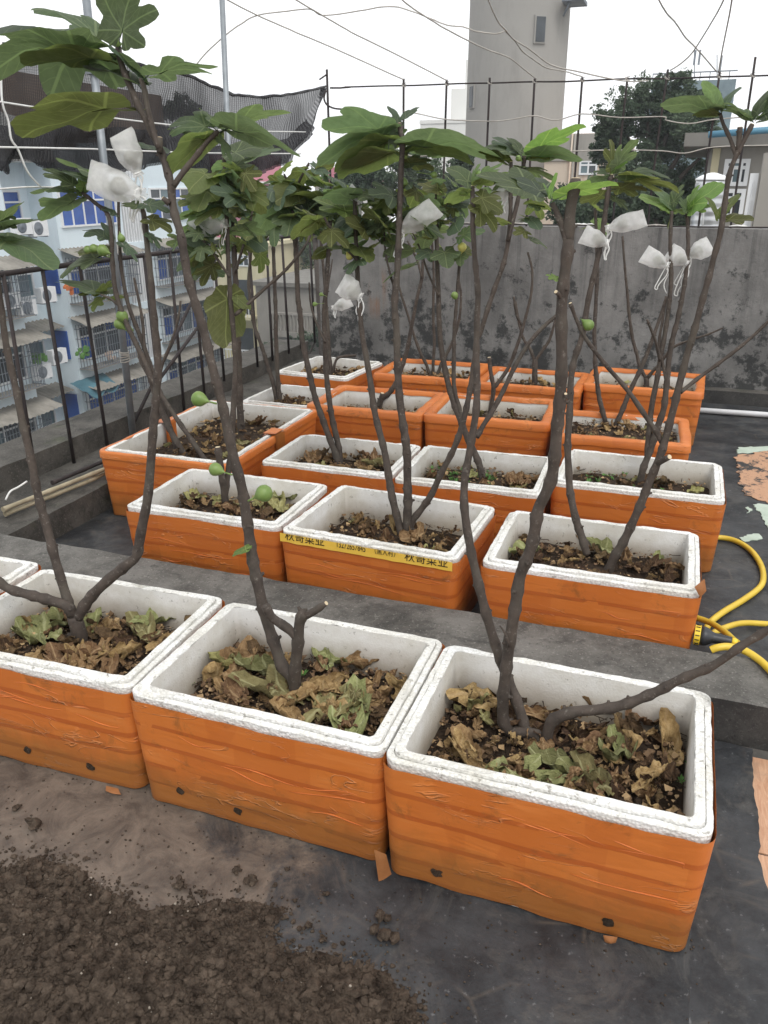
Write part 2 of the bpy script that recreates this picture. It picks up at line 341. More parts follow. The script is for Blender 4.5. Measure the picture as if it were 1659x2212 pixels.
# ---------------------------------------------------------------- mesh helpers
ORG = {}
def tag(o, label=None, cat=None, group=None, kind=None):
    if label: o['label'] = label
    if cat: o['category'] = cat
    if group: o['group'] = group
    if kind: o['kind'] = kind
    return o
def thing(name, loc, label, cat, group=None):
    o = bpy.data.objects.new(name, None); COL.objects.link(o); o.location = loc; o.empty_display_size = .1
    ORG[o.name] = Vector(loc); return tag(o, label, cat, group)
class MB:
    def __init__(s): s.v = []; s.f = []; s.uv = []; s.sm = []
    def face(s, idx, uvs=None, smooth=False):
        s.f.append(tuple(idx)); s.uv.append(uvs); s.sm.append(smooth)
    def box(s, lo, hi, uvs=None):
        x0, y0, z0 = lo; x1, y1, z1 = hi; b = len(s.v)
        s.v += [(x0, y0, z0), (x1, y0, z0), (x1, y1, z0), (x0, y1, z0), (x0, y0, z1), (x1, y0, z1), (x1, y1, z1), (x0, y1, z1)]
        for q in ((0, 3, 2, 1), (4, 5, 6, 7), (0, 1, 5, 4), (1, 2, 6, 5), (2, 3, 7, 6), (3, 0, 4, 7)): s.face([b+i for i in q])
        return s
    def obox(s, c, ax, ay, az):      # oriented box: centre and three half axes
        c, ax, ay, az = map(Vector, (c, ax, ay, az)); b = len(s.v)
        for k in (-1, 1):
            for (i, j) in ((-1, -1), (1, -1), (1, 1), (-1, 1)): s.v.append(tuple(c+ax*i+ay*j+az*k))
        for q in ((0, 3, 2, 1), (4, 5, 6, 7), (0, 1, 5, 4), (1, 2, 6, 5), (2, 3, 7, 6), (3, 0, 4, 7)): s.face([b+i for i in q])
        return s
    def tube(s, pts, rad, n=8, caps=True, smooth=True):
        pts = [Vector(p) for p in pts]; m = len(pts)
        if not hasattr(rad, '__len__'): rad = [rad]*m
        t0 = (pts[1]-pts[0]).normalized(); ref = Vector((0, 0, 1)) if abs(t0.z) < .9 else Vector((1, 0, 0))
        a = t0.cross(ref).normalized(); b0 = len(s.v)
        for i, p in enumerate(pts):
            t = (pts[min(i+1, m-1)]-pts[max(i-1, 0)]).normalized()
            a = (a - t*a.dot(t)).normalized(); c = t.cross(a)
            for k in range(n):
                w = 2*math.pi*k/n; s.v.append(tuple(p+(a*math.cos(w)+c*math.sin(w))*rad[i]))
        for i in range(m-1):
            for k in range(n):
                k2 = (k+1) % n; s.face((b0+i*n+k, b0+i*n+k2, b0+(i+1)*n+k2, b0+(i+1)*n+k), None, smooth)
        if caps:
            s.face([b0+k for k in range(n)][::-1]); s.face([b0+(m-1)*n+k for k in range(n)])
        return s
    def lathe(s, c, axis, prof, n=16, smooth=True, flat=None):
        c = Vector(c); ax = Vector(axis).normalized(); ref = Vector((0, 0, 1)) if abs(ax.z) < .9 else Vector((1, 0, 0))
        a = ax.cross(ref).normalized(); b_ = ax.cross(a); b0 = len(s.v)
        for (h, r) in prof:
            for k in range(n):
                w = 2*math.pi*k/n; s.v.append(tuple(c+ax*h+(a*math.cos(w)+b_*math.sin(w))*r))
        for i in range(len(prof)-1):
            for k in range(n):
                k2 = (k+1) % n; s.face((b0+i*n+k, b0+i*n+k2, b0+(i+1)*n+k2, b0+(i+1)*n+k), None, smooth)
        s.face([b0+k for k in range(n)][::-1]); s.face([b0+(len(prof)-1)*n+k for k in range(n)])
        return s
    def grid(s, fn, nu, nv, smooth=True, uvfn=None):
        b0 = len(s.v)
        for j in range(nv+1):
            for i in range(nu+1): s.v.append(tuple(fn(i/nu, j/nv)))
        for j in range(nv):
            for i in range(nu):
                q = (b0+j*(nu+1)+i, b0+j*(nu+1)+i+1, b0+(j+1)*(nu+1)+i+1, b0+(j+1)*(nu+1)+i)
                s.face(q, [(i/nu, j/nv), ((i+1)/nu, j/nv), ((i+1)/nu, (j+1)/nv), (i/nu, (j+1)/nv)], smooth)
        return s
    def mesh(s, name, mat, org=Vector((0, 0, 0))):
        me = bpy.data.meshes.new(name); me.from_pydata([(x-org[0], y-org[1], z-org[2]) for x, y, z in s.v], [], s.f)
        me.polygons.foreach_set('use_smooth', s.sm)
        if any(u is not None for u in s.uv):
            ul = me.uv_layers.new(name='uv'); flat = []
            for f, u in zip(s.f, s.uv):
                for k in range(len(f)): flat += list(u[k]) if u else [0.5, 0.5]
            ul.data.foreach_set('uv', flat)
        for mm in (mat if isinstance(mat, (list, tuple)) else [mat]): me.materials.append(mm)
        me.validate(); return me
    def build(s, name, mat, parent=None, org=None):
        if parent is not None: org = ORG[parent.name]
        elif org is None:
            a = np.array(s.v); org = Vector(((a[:, 0].min()+a[:, 0].max())/2, (a[:, 1].min()+a[:, 1].max())/2, a[:, 2].min()))
        org = Vector(org); o = bpy.data.objects.new(name, s.mesh(name, mat, org)); COL.objects.link(o)
        if parent is not None: o.parent = parent
        else: o.location = org
        ORG[o.name] = org; return o
def inst(name, me, parent, mat4):
    o = bpy.data.objects.new(name, me); COL.objects.link(o)
    if parent is not None:
        o.parent = parent; o.matrix_local = Matrix.Translation(-ORG[parent.name]) @ mat4
    else: o.matrix_world = mat4
    return o
def smooth_path(pts, sub=5):
    pts = [Vector(p) for p in pts]; out = []
    for i in range(len(pts)-1):
        p0 = pts[max(i-1, 0)]; p1 = pts[i]; p2 = pts[i+1]; p3 = pts[min(i+2, len(pts)-1)]
        for k in range(sub):
            t = k/sub; out.append(.5*((2*p1)+(p2-p0)*t+(2*p0-5*p1+4*p2-p3)*t*t+(3*p1-p0-3*p2+p3)*t**3))
    out.append(pts[-1]); return out
# ---------------------------------------------------------------- setting
g0 = MB().box((-220, -120, -16.2), (220, 320, -16.0)).build('ground', M['street']); tag(g0, kind='structure')
WALL_Y = 5.62
rf = MB().box((-2.86, -4.0, -0.6), (6.0, WALL_Y+.02, 0.0)).build('roof_floor', M['bitumen'], org=(0, 0, 0)); tag(rf, kind='structure')
hb = MB().box((-2.84, -4.0, -16.0), (6.0, WALL_Y+.2, -0.6)).build('house_under_roof', M['dull_wall']); tag(hb, 'grey masonry house carrying the flat planted roof', 'building')

def ragged(poly, step=.02, amp=.012, seed=0):
    r_ = random.Random(seed); out = []
    n = len(poly)
    for i in range(n):
        a = Vector(poly[i]); b = Vector(poly[(i+1) % n]); m_ = max(1, int((b-a).length/step))
        for k in range(m_):
            p = a.lerp(b, k/m_); out.append((p.x+noise.noise(Vector((p.x*22, p.y*22, seed)))*amp*1.6+r_.uniform(-amp, amp)*.4, p.y+noise.noise(Vector((p.x*22, p.y*22, seed+9)))*amp*1.6))
    return out
def sheet(name, poly, z, th, mat, parent=None):
    mb = MB(); n = len(poly)
    mb.v = [(x, y, z) for x, y in poly]+[(x, y, z-th) for x, y in poly]
    mb.face(range(n))
    for i in range(n): mb.face((i, n+i, n+(i+1) % n, (i+1) % n))
    o = mb.build(name, mat, parent); return o

# tiles of the walkway on the right
walk = MB().box((.30, -1.2, .0005), (2.40, 1.86, .003)).build('walkway', M['grout']); tag(walk, kind='structure')
tile_me = MB().box((-.164, -.164, 0), (.164, .164, .0035)).mesh('tile', M['floor_tile'])
for i in range(6):
    for j in range(9):
        x = .30+.167+i*.334; y = 1.655-j*.334
        o = inst('tile', tile_me, walk, Matrix.Translation((x, y, .0032+rnd.uniform(0, .0006))) @ Matrix.Rotation(math.pi*rnd.randint(0, 1), 4, 'Z'))
# torn edge of the bitumen sheet lying over the tiles
edge = [(.16, 1.85), (.325, 1.85), (.318, 1.70), (.322, 1.56), (.316, 1.47), (.322, 1.40), (.338, 1.33), (.335, 1.27), (.352, 1.24), (.347, 1.19), (.345, 1.12), (.352, 1.0), (.37, .7), (.36, .2), (.16, .2)]
bs = sheet('bitumen_sheet', ragged(edge, .012, .004, 3), .0105, .0035, M['bitumen']); tag(bs, kind='structure')
for v_ in bs.data.vertices:
    if v_.co.x+bs.location.x < .2: v_.co.z = -.001-bs.location.z
# tiles that show through the worn sheet further back
p4 = lambda L_: [tuple(onZ(u, v_, 0))[:2] for u, v_ in L_]
tp = sheet('worn_patch', ragged(p4([(1592, 985), (1662, 975), (1740, 978), (1760, 1100), (1662, 1088), (1612, 1070), (1596, 1045)]), .010, .016, 5), .0045, .003, M['worn_tile']); tag(tp, kind='structure')
for q, (poly, sd_) in enumerate([([(1592, 968), (1662, 965), (1740, 966), (1740, 976), (1660, 974), (1596, 982)], 2), ([(1625, 1090), (1662, 1092), (1740, 1100), (1740, 1150), (1662, 1140), (1640, 1110)], 4),
                                 ([(1612, 1098), (1622, 1096), (1626, 1106), (1616, 1110)], 6), ([(1600, 1162), (1640, 1156), (1650, 1164), (1612, 1170)], 8)]):
    o = sheet('paint_patch', ragged(p4(poly), .010, .014, sd_), .0042, .003, M['green_paint']); tag(o, kind='structure')

# raised beam between the first and second row of boxes
def beam(name, lo, hi, mat_top, mat_face, n=60, sd_=0):
    mb = MB(); x0, y0, z0 = lo; x1, y1, z1 = hi
    def W(p, k): return noise.noise(Vector((p[0]*9, p[1]*9, p[2]*9+k)))*.005+noise.noise(Vector((p[0]*40, p[1]*40, p[2]*40+k)))*.0015
    mb.grid(lambda u, v_: (x0+(x1-x0)*u, y0+(y1-y0)*v_+W((x0+(x1-x0)*u, v_, sd_), 3)*(1 if v_ in (0, 1) else 0), z1+W((x0+(x1-x0)*u, y0+(y1-y0)*v_, sd_), 1)), n, 8)
    nt = len(mb.f)
    for yy, fl in ((y0, 0), (y1, 1)):
        mb.grid(lambda u, v_: (x0+(x1-x0)*u, yy+W((x0+(x1-x0)*u, fl, sd_), 3)+(W((x0+(x1-x0)*u, v_*.3, sd_), 5)*.5 if 0 < v_ < 1 else 0), z0+(z1+W((x0+(x1-x0)*u, yy, sd_), 1)-z0)*v_), n, 4)
    mb.box((x0-.001, y0+.01, z0), (x0+.02, y1-.01, z1-.01)); mb.box((x1-.02, y0+.01, z0), (x1+.001, y1-.01, z1-.01))
    o = mb.build(name, [mat_top, mat_face])
    for i, p in enumerate(o.data.polygons): p.material_index = 0 if i < nt else 1
    return o
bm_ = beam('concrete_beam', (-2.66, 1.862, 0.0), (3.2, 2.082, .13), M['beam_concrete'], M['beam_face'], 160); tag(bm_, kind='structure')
# low parapet under the railing with the inner step
st = beam('parapet_step', (0, 0, 0), (3.55, .36, .115), M['parapet_concrete'], M['parapet_concrete'], 90, 4); st.rotation_euler = (0, 0, R(90)); st.location = (-2.43, 2.09+1.775, 0); tag(st, kind='structure')
cu = beam('parapet_kerb', (0, 0, 0), (9.6, .26, .22), M['parapet_concrete'], M['parapet_concrete'], 160, 7); cu.rotation_euler = (0, 0, R(90)); cu.location = (-2.74, .82, 0); tag(cu, kind='structure')
pst = MB().box((-2.62, 2.075, .13), (-2.50, 2.20, .30)).build('concrete_stub', M['parapet_concrete']); tag(pst, 'short mossy concrete stub at the end of the beam', 'post')

# far wall
mb = MB()
def wnoise(x, z): return noise.noise(Vector((x*3, z*3, 2)))*.006+noise.noise(Vector((x*14, z*14, 4)))*.002
mb.grid(lambda u, v_: (-2.5+7.5*u, WALL_Y+wnoise(-2.5+7.5*u, v_*1.07), 1.07*v_), 150, 24)
mb.grid(lambda u, v_: (-2.5+7.5*u, WALL_Y+(.2)*v_+(wnoise(-2.5+7.5*u, 1.07) if v_ == 0 else 0), 1.07+wnoise(u*9, v_)*.6), 150, 2)
mb.box((-2.498, WALL_Y+.03, 0), (4.99, WALL_Y+.2, 1.04))
fw_ = mb.build('far_wall', M['old_wall'], org=(0, WALL_Y, 0)); tag(fw_, 'tall grey weathered wall with black lichen blotches behind the boxes', 'wall')
sk_ = beam('wall_skirting', (-2.2, WALL_Y-.10, 0.0), (4.5, WALL_Y-.008, .085), M['parapet_concrete'], M['beam_face'], 120, 9); tag(sk_, kind='structure')
pp = MB().tube([(.20, 5.22, .022), (1.1, 5.26, .022), (2.6, 5.24, .022)], .017, 10).build('water_pipe', M['white_plastic']); tag(pp, 'white plastic water pipe lying at the foot of the grey wall', 'pipe')

# rod fence on the wall
fr = thing('rod_fence', (.2, WALL_Y+.1, 1.07), 'thin rusty iron rod fence with wavy wires on top of the grey wall', 'fence')
FY = WALL_Y+.10
a = onY(745, 188, FY); b = onY(1659, 163, FY); dz = (b.z-a.z)/(b.x-a.x)
rail = [(a.x+.0+i*(3.6/36), FY+noise.noise(Vector((i*.4, 1, 1)))*.004, a.z+dz*(i*.1)+noise.noise(Vector((i*.3, 3, 1)))*.007) for i in range(37)]
MB().tube(rail, .0052, 6).build('top_rail', M['rusty_iron'], fr)
for px, top in ((872, 170), (965, 172), (1058, 168), (1155, 170), (1258, 167), (1355, 172), (1443, 150), (1555, 155), (1632, 123), (1720, 160), (1820, 150)):
    t_ = onY(px, top, FY-.012); xb = t_.x+rnd.uniform(-.012, .012)
    MB().tube(smooth_path([(xb, FY-.012, 1.03), (xb+rnd.uniform(-.006, .006), FY-.012, 1.4), (t_.x, FY-.012, t_.z)], 3), .0075, 6).build('rod', M['rusty_iron'], fr)
    mb = MB(); zc = a.z+dz*(t_.x-a.x)
    for k in range(2):
        mb.tube([(t_.x+.013*math.cos(w), FY-.006+.014*math.sin(w), zc+.004*k+.012*math.sin(w*.7+k)) for w in np.linspace(0, 6.4, 12)], .0022, 5)
    mb.build('wire_tie', M['wire'], fr)
for pts in ([(872, 240), (905, 246), (965, 258), (1058, 262), (1105, 258), (1155, 250), (1200, 260), (1258, 246), (1340, 254), (1432, 252), (1440, 260), (1490, 267), (1545, 258), (1659, 250), (1800, 246)],
            [(868, 330), (900, 338), (965, 332), (1058, 328), (1155, 330), (1250, 326), (1340, 324), (1430, 326), (1480, 331), (1540, 318), (1659, 314), (1800, 312)]):
    MB().tube(smooth_path([onY(u, v_, FY-.022) for u, v_ in pts], 4), .0036, 5).build('fence_wire', M['wire'], fr)
MB().tube([(-2.4+i*.12, WALL_Y+.04+noise.noise(Vector((i, 0, 0)))*.004, 1.079+noise.noise(Vector((i*.7, 5, 0)))*.003) for i in range(50)], .005, 6).build('bottom_rail', M['rusty_iron'], fr)
for i in range(24):
    x = rnd.uniform(-2.3, 1.2); mb = MB(); l_ = rnd.uniform(.04, .14)
    mb.tube([(x, WALL_Y+.05, 1.081), (x+l_*.5, WALL_Y+.055, 1.088), (x+l_, WALL_Y+.045, 1.083)], rnd.uniform(.003, .006), 5).build('wire_scrap', M['white_rope'] if i % 2 else M['wire'], fr)
cp = thing('corner_post', onY(710, 480, FY-.05), 'bent rusty rod post at the corner where the shade net is tied', 'post')
MB().tube([onY(718, 500, FY-.05), onY(712, 330, FY-.05), onY(706, 150, FY-.05)], .008, 7).build('rod', M['rusty_iron'], cp)
MB().tube(smooth_path([onY(u, v_, FY-.06) for u, v_ in [(704, 195), (700, 212), (706, 226), (722, 234), (742, 236)]], 4), .006, 6).build('hook', M['rusty_iron'], cp)
MB().tube([onY(713, 190, FY-.06), onY(735, 190, FY-.06), onY(757, 188, FY-.06)], .006, 6).build('hook', M['rusty_iron'], cp)
MB().tube([onY(690, 172, FY-.06), onY(707, 160, FY-.06)], .005, 6).build('hook', M['rusty_iron'], cp)

# railing along the left parapet
rl = thing('iron_railing', (-2.58, 3.5, .22), 'rusty iron railing with upright bars along the left roof edge', 'railing')
RX = -2.58
MB().tube([(RX, y, 1.0+noise.noise(Vector((y, 2, 0)))*.004) for y in np.linspace(.4, 5.72, 30)], .0115, 8).build('top_rail', M['rusty_iron'], rl)
for px in (5, 91, 172, 240, 310, 365, 414, 462, 500, 538, 576, 610, 642, 670):
    t_ = onX(px, 590-.12*px, RX); y = t_.y
    MB().tube([(RX, y+rnd.uniform(-.02, .02), .06 if y < 4.2 else .2), (RX+rnd.uniform(-.006, .006), y, 1.0)], .0085, 6).build('bar', M['rusty_iron'], rl)
for y in (2.25, 1.9, 1.55): MB().tube([(RX, y, .06), (RX, y, 1.0)], .0085, 6).build('bar', M['rusty_iron'], rl)
for p in ([(290, 912), (415, 650)], [(335, 832), (440, 690)]):
    MB().tube([onX(p[0][0], p[0][1], RX+.06), onX(p[1][0], p[1][1], RX+.04)], .0095, 6).build('brace', M['rusty_iron'], rl)

# galvanised poles
for lab, base, top, rr in (('leaning galvanised pole lashed to the railing with grey wire', (290, 962, -2.50), (180, -60, -2.50), .0175), ('slim galvanised pole rising behind the double box', (517, 872, -2.40), (478, -40, -2.40), .0145)):
    A_ = onX(*base); B_ = onX(*top); A_.z = max(A_.z, .118); o = thing('galvanised_pole', A_, lab, 'pole')
    MB().tube([A_, B_], rr, 12).build('shaft', M['galvanised'], o)
    if rr > .017:
        mb = MB(); c = A_.lerp(B_, .215)
        for k in range(6):
            mb.tube([c+Vector((.022*math.cos(w), .022*math.sin(w), (k-2.5)*.009+.004*math.sin(w+k))) for w in np.linspace(0, 6.5, 14)], .0032, 5)
        mb.build('lashing', M['wire'], o); c2 = A_.lerp(B_, .82)
        MB().obox(c2, (.03, 0, 0), (0, .024, 0), (0, 0, .012)).build('clamp', M['galvanised'], o)

# bamboo canes on the step
for k, (p, q, z_, lab) in enumerate([((18, 1096), (222, 1015), .16, 'pale split bamboo cane lying on the parapet step'), ((22, 1106), (226, 1026), .135, 'thin weathered bamboo cane under the pale one'), ((120, 1040), (250, 985), .15, 'dark old cane leaning on the parapet kerb')]):
    A_ = onZ(*p, z_); B_ = onZ(*q, z_); d_ = (B_-A_); pts = [A_+d_*t+Vector((0, 0, .002*math.sin(t*9))) for t in np.linspace(-.05, 2.1, 24)]
    pts = [Vector((min(p_.x, -2.28-.03*k), p_.y, z_ - .0*k)) for p_ in pts]
    o = MB().tube(pts, [.010+.0015*(i % 5 == 0) for i in range(24)], 8).build('bamboo_cane', M['bamboo'] if k < 2 else M['rusty_iron']); tag(o, lab, 'cane')
o = MB().tube(smooth_path([onX(u, v_, -2.47) for u, v_ in [(12, 1080), (22, 1062), (40, 1052), (58, 1040)]], 4), .004, 6).build('loose_wire', M['white_rope']); tag(o, 'short bent white wire standing by the concrete stub', 'wire')

# shade net
NX = -2.66
topn = [(-120, 90), (0, 100), (100, 101), (200, 112), (330, 152), (405, 163), (440, 180), (500, 205), (560, 212), (640, 204), (702, 188)]
botn = [(-120, 340), (0, 372), (30, 342), (65, 345), (100, 366), (160, 376), (300, 360), (350, 350), (440, 388), (510, 380), (620, 352), (655, 300), (702, 192)]
def ip(L_, x):
    for (x0, y0), (x1, y1) in zip(L_, L_[1:]):
        if x <= x1: return y0+(y1-y0)*(x-x0)/(x1-x0)
    return L_[-1][1]
def netf(u, v_):
    px = -120+822*u; py = ip(topn, px)*(1-v_)+ip(botn, px)*v_
    p = onX(px, py, NX); k = 1-abs(2*v_-1)
    f_ = .030*math.sin(px*.045+3*v_)*v_+.03*noise.noise(Vector((px*.018, v_*2.2, 3)))+.035*v_*v_*noise.noise(Vector((px*.05+v_*1.5, v_*1.2, 8)))
    sag = max(0, .1*v_*math.sin(v_*9+px*.02))*.35
    return p+Vector((f_+sag-.01*v_, 0, 0))
nt_ = thing('shade_net', onX(300, 350, NX), 'black knitted shade net hung between poles above the railing', 'net')
MB().grid(netf, 150, 40).build('netting', M['net'], nt_)
MB().tube([netf(i/120, 0)+Vector((0, 0, .004+.006*noise.noise(Vector((i*.4, 0, 0))))) for i in range(121)], [.008+.007*abs(noise.noise(Vector((i*.25, 3, 0)))) for i in range(121)], 7).build('rolled_hem', M['net'], nt_)
MB().grid(lambda u, v_: netf(.02+u*.93, .60+.40*v_+.10*noise.noise(Vector((u*9, 1, 1)))*(1-v_))+Vector((.02+.05*noise.noise(Vector((u*22, v_*2, 5))), 0, -.01)), 150, 14).build('turned_up_hem', M['net'], nt_)
ropes = [([(-60, 318), (0, 318), (200, 322), (330, 327), (480, 331), (650, 332)], .0042, 'lower white rope stretched along the shade net'), ([(-60, 212), (0, 220), (165, 245), (370, 270), (500, 282), (660, 285)], .004, 'upper white rope sloping across the shade net'),
         ([(-40, 408), (0, 408), (62, 404), (125, 405), (135, 408)], .004, 'short white rope below the shade net hem'), ([(2, 90), (2, 160), (5, 222), (18, 262), (24, 300), (36, 318), (42, 330), (60, 372), (88, 404)], .0045, 'white cord hanging down in front of the shade net')]
for pts, r_, lab in ropes:
    o = MB().tube(smooth_path([onX(u, v_, NX+.075) for u, v_ in pts], 4), r_, 6).build('rope', M['white_rope']); tag(o, lab, 'rope')
# overhead wires tied to the fence rail
wires = [([(480, -6), (556, 33), (640, 70), (700, 95), (770, 126), (829, 153), (872, 172)], 4.4, 5.7, 'overhead grey wire tied to the fence rod by the corner hook'), ([(630, -6), (696, 33), (760, 70), (829, 104), (900, 140), (965, 174)], 4.4, 5.7, 'overhead grey wire tied to the second fence rod'),
         ([(862, -6), (895, 20), (950, 55), (1000, 82), (1050, 106), (1100, 125), (1130, 148), (1158, 170)], 4.4, 5.7, 'overhead wire crossing the tower to the fence'), ([(410, 160), (440, 120), (480, 82), (520, 52), (556, 33), (620, 24), (670, 20), (696, 33), (760, 26), (829, 15), (870, 18), (930, 40), (965, 54), (1000, 58), (1030, 68), (1068, 73), (1088, 68)], 4.6, 4.9, 'kinked wire running across the other overhead wires'),
         ([(1052, -6), (1075, 45), (1095, 68), (1110, 85), (1145, 107), (1190, 140), (1250, 155), (1320, 170), (1360, 176), (1400, 174)], 4.3, 5.7, 'thick overhead wire knotted in front of the tower'), ([(1090, 66), (1112, 88), (1130, 112), (1155, 130), (1180, 146), (1220, 154), (1258, 166)], 4.7, 5.68, 'wire twisted round the knotted one'),
         ([(1420, -6), (1440, 28), (1460, 50), (1480, 80), (1500, 100), (1525, 128), (1548, 155)], 4.3, 5.7, 'thin wire crossing the sky beside the antenna'), ([(1566, -6), (1550, 26), (1530, 60), (1505, 100), (1490, 120), (1470, 138), (1448, 152)], 4.3, 5.7, 'overhead wire curving down to the thick fence rod'), ([(1582, -6), (1576, 30), (1570, 60), (1560, 110), (1552, 157)], 4.3, 5.7, 'steep overhead wire above the right fence rods')]
for pts, y0, y1, lab in wires:
    n_ = len(pts); P_ = [onY(u, v_, y0+(y1-y0)*i/(n_-1)) for i, (u, v_) in enumerate(pts)]
    P_ = smooth_path(P_, 5)
    if pts[0][1] < 0: d_ = (P_[0]-P_[3]).normalized(); P_ = [P_[0]+d_*k for k in (3.0, 2.0, 1.2, .6, .25)]+P_   # on over the roof
    P_ = [p+Vector((0, 0, .002*noise.noise(Vector((i*.6, y0, 3))))) for i, p in enumerate(P_)]
    o = MB().tube(P_, .0036, 6).build('overhead_wire', M['wire']); tag(o, lab, 'wire')

# ---------------------------------------------------------------- town
BX = -24.0
ab = thing('apartment_block', (-27, 31, -16), 'pale blue apartment block with caged windows across the street', 'building')
def wallbox(lo, hi, mat='blue_wall', name='wall', par=None): return MB().box(lo, hi).build(name, M[mat], par or ab)
wallbox((-34, 18, -16), (BX, 25.35, 3.0)); wallbox((-34, 25.352, -16), (BX-1.25, 28.0, 2.6)); wallbox((-34, 28.002, -16), (BX, 32.3, 2.75))
wallbox((-34, 32.302, -16), (BX-.45, 34.0, 3.1)); wallbox((-34, 34.002, -16), (BX, 39.6, 2.75))
wallbox((-33.9, 18.2, 2.9), (-26, 39.4, 5.6), 'brown_wall', 'roof_storey')
mb = MB(); mb.v = [(-23.8, 24.0, 2.2), (-23.8, 28.4, 2.2), (-23.8, 27.4, 3.6), (-23.8, 25.2, 3.9), (-26, 24.0, 2.2), (-26, 28.4, 2.2), (-26, 27.4, 3.6), (-26, 25.2, 3.9)]
for q in ((0, 1, 2, 3), (7, 6, 5, 4), (0, 4, 5, 1), (1, 5, 6, 2), (2, 6, 7, 3), (3, 7, 4, 0)): mb.face(q)
mb.build('gable', M['white_wall'], ab)
for k in range(40):     # stairwell fins
    pass
for k in range(8):
    y = 32.4+k*.2; MB().box((BX-.45, y, -16), (BX-.12, y+.07, 3.0)).build('fin', M['white_frame'], ab)
for z in (1.5, -1.25, -4.0, -6.75, -9.5): MB().box((BX-.42, 32.32, z-.16), (BX-.04, 33.98, z+.16)).build('landing_band', M['blue_wall'], ab)
def window(par, y0, y1, z0, z1, x, n, pane, split=.68):
    d = .09; mb = MB()
    mb.box((x-.05, y0, z0), (x+d, y0+.08, z1)); mb.box((x-.05, y1-.08, z0), (x+d, y1, z1))
    mb.box((x-.05, y0+.081, z0), (x+d-.01, y1-.081, z0+.08)); mb.box((x-.05, y0+.081, z1-.08), (x+d-.01, y1-.081, z1))
    zs = z0+(z1-z0)*split; mb.box((x-.05, y0+.081, zs-.035), (x+d-.02, y1-.081, zs+.035))
    for k in range(1, n): y = y0+(y1-y0)*k/n; mb.box((x-.05, y-.035, z0+.081), (x+d-.025, y+.035, z1-.081))
    w = mb.build('window', M['white_frame'], par)
    for k in range(n):
        a_ = y0+(y1-y0)*k/n+.035; b_ = y0+(y1-y0)*(k+1)/n-.035
        MB().box((x-.03, a_, z0+.06), (x+.03, b_, zs-.03)).build('pane', M[pane[k % len(pane)]], w)
        MB().box((x-.03, a_, zs+.03), (x+.03, b_, z1-.06)).build('pane', M[pane[(k+1) % len(pane)]], w)
    return w
def cage(par, y0, y1, z0, z1, x, dep, step=.16):
    mb = MB(); t = .011
    for y in np.arange(y0, y1+.01, step): mb.box((x+dep-t, y-t, z0), (x+dep+t, y+t, z1))
    for z in np.arange(z0, z1+.01, .42): mb.box((x+dep-t, y0, z-t), (x+dep+t, y1, z+t))
    for xx in np.arange(x+.1, x+dep, step):
        for y in (y0, y1): mb.box((xx-t, y-t, z0), (xx+t, y+t, z1))
    for z in np.arange(z0, z1+.01, .42):
        for y in (y0, y1): mb.box((x, y-t, z-t), (x+dep, y+t, z+t))
    mb.build('window_cage', M['cage_bar'], par)
    MB().box((x, y0-.02, z0-.06), (x+dep, y1+.02, z0-.015)).build('ledge', M['dull_wall'], par)
def awning(par, y0, y1, z, x, dep, mat='awning_sheet', sd_=0):
    def f(u, v_):
        y = y0+(y1-y0)*u; return (x+dep*v_, y, z-.30*v_*dep+.025*math.sin(y*26)+.07*noise.noise(Vector((y*.9, v_*1.5, sd_)))*v_)
    MB().grid(f, 70, 5).build('awning', M[mat], par)
ZC = [.5, -2.25, -5.0, -7.75, -10.5]
for k, zc in enumerate(ZC):
    # bay beside the gable
    window(ab, 21.5, 25.0, zc-.75, zc+.75, BX, 4, ['dark_pane', 'teal_pane', 'dark_pane'] if k else ['blue_pane'])
    if k: cage(ab, 21.3, 25.2, zc-1.0, zc+.8, BX, .7); awning(ab, 21.0, 25.6, zc+1.15, BX, 1.15, sd_=k)
    # recessed part
    window(ab, 25.7, 27.5, zc-.7, zc+.7, BX-1.25, 2, ['dark_pane', 'teal_pane'] if k else ['blue_pane'])
    if k >= 2: awning(ab, 25.5, 27.9, zc+1.1, BX-1.25, 1.0, sd_=k+20)
    # middle bay
    window(ab, 28.25, 31.9, zc-.75, zc+.78, BX, 5 if k == 0 else 4, ['blue_pane'] if k in (0, 3) else ['blue_pane', 'dark_pane', 'dark_pane'])
    if k: cage(ab, 28.1, 32.1, zc-1.0, zc+.85, BX, .75)
    if k in (1, 2, 3): awning(ab, 27.8, 32.2, zc+1.2, BX, 1.1, sd_=k+5)
    # side face of the middle bay
    if k: MB().box((BX-.95, 27.93, zc-.6), (BX-.3, 27.998, zc+.6)).build('side_window', M['blue_pane'], ab)
    # end bay
    window(ab, 34.5, 38.9, zc-.75, zc+.75, BX, 5, ['blue_pane', 'dark_pane', 'teal_pane'])
    if k: cage(ab, 34.3, 39.1, zc-.95, zc+.85, BX, .7); awning(ab, 34.0, 39.5, zc+1.2, BX, 1.05, sd_=k+11)
o = MB().grid(lambda u, v_: (BX+.1+1.0*v_, 27.2+2.2*u, -6.45-.45*v_-.25*abs(math.sin(u*7))*v_+.1*noise.noise(Vector((u*4, v_*3, 1)))), 24, 8).build('tarpaulin', M['blue_tarp']); tag(o, 'sagging blue tarpaulin over a window cage of the pale blue block', 'tarpaulin')
MB().tube([(BX+.15, 39.45, -16), (BX+.15, 39.45, 2.5)], .07, 8).build('drainpipe', M['white_plastic'], ab)
ac = []
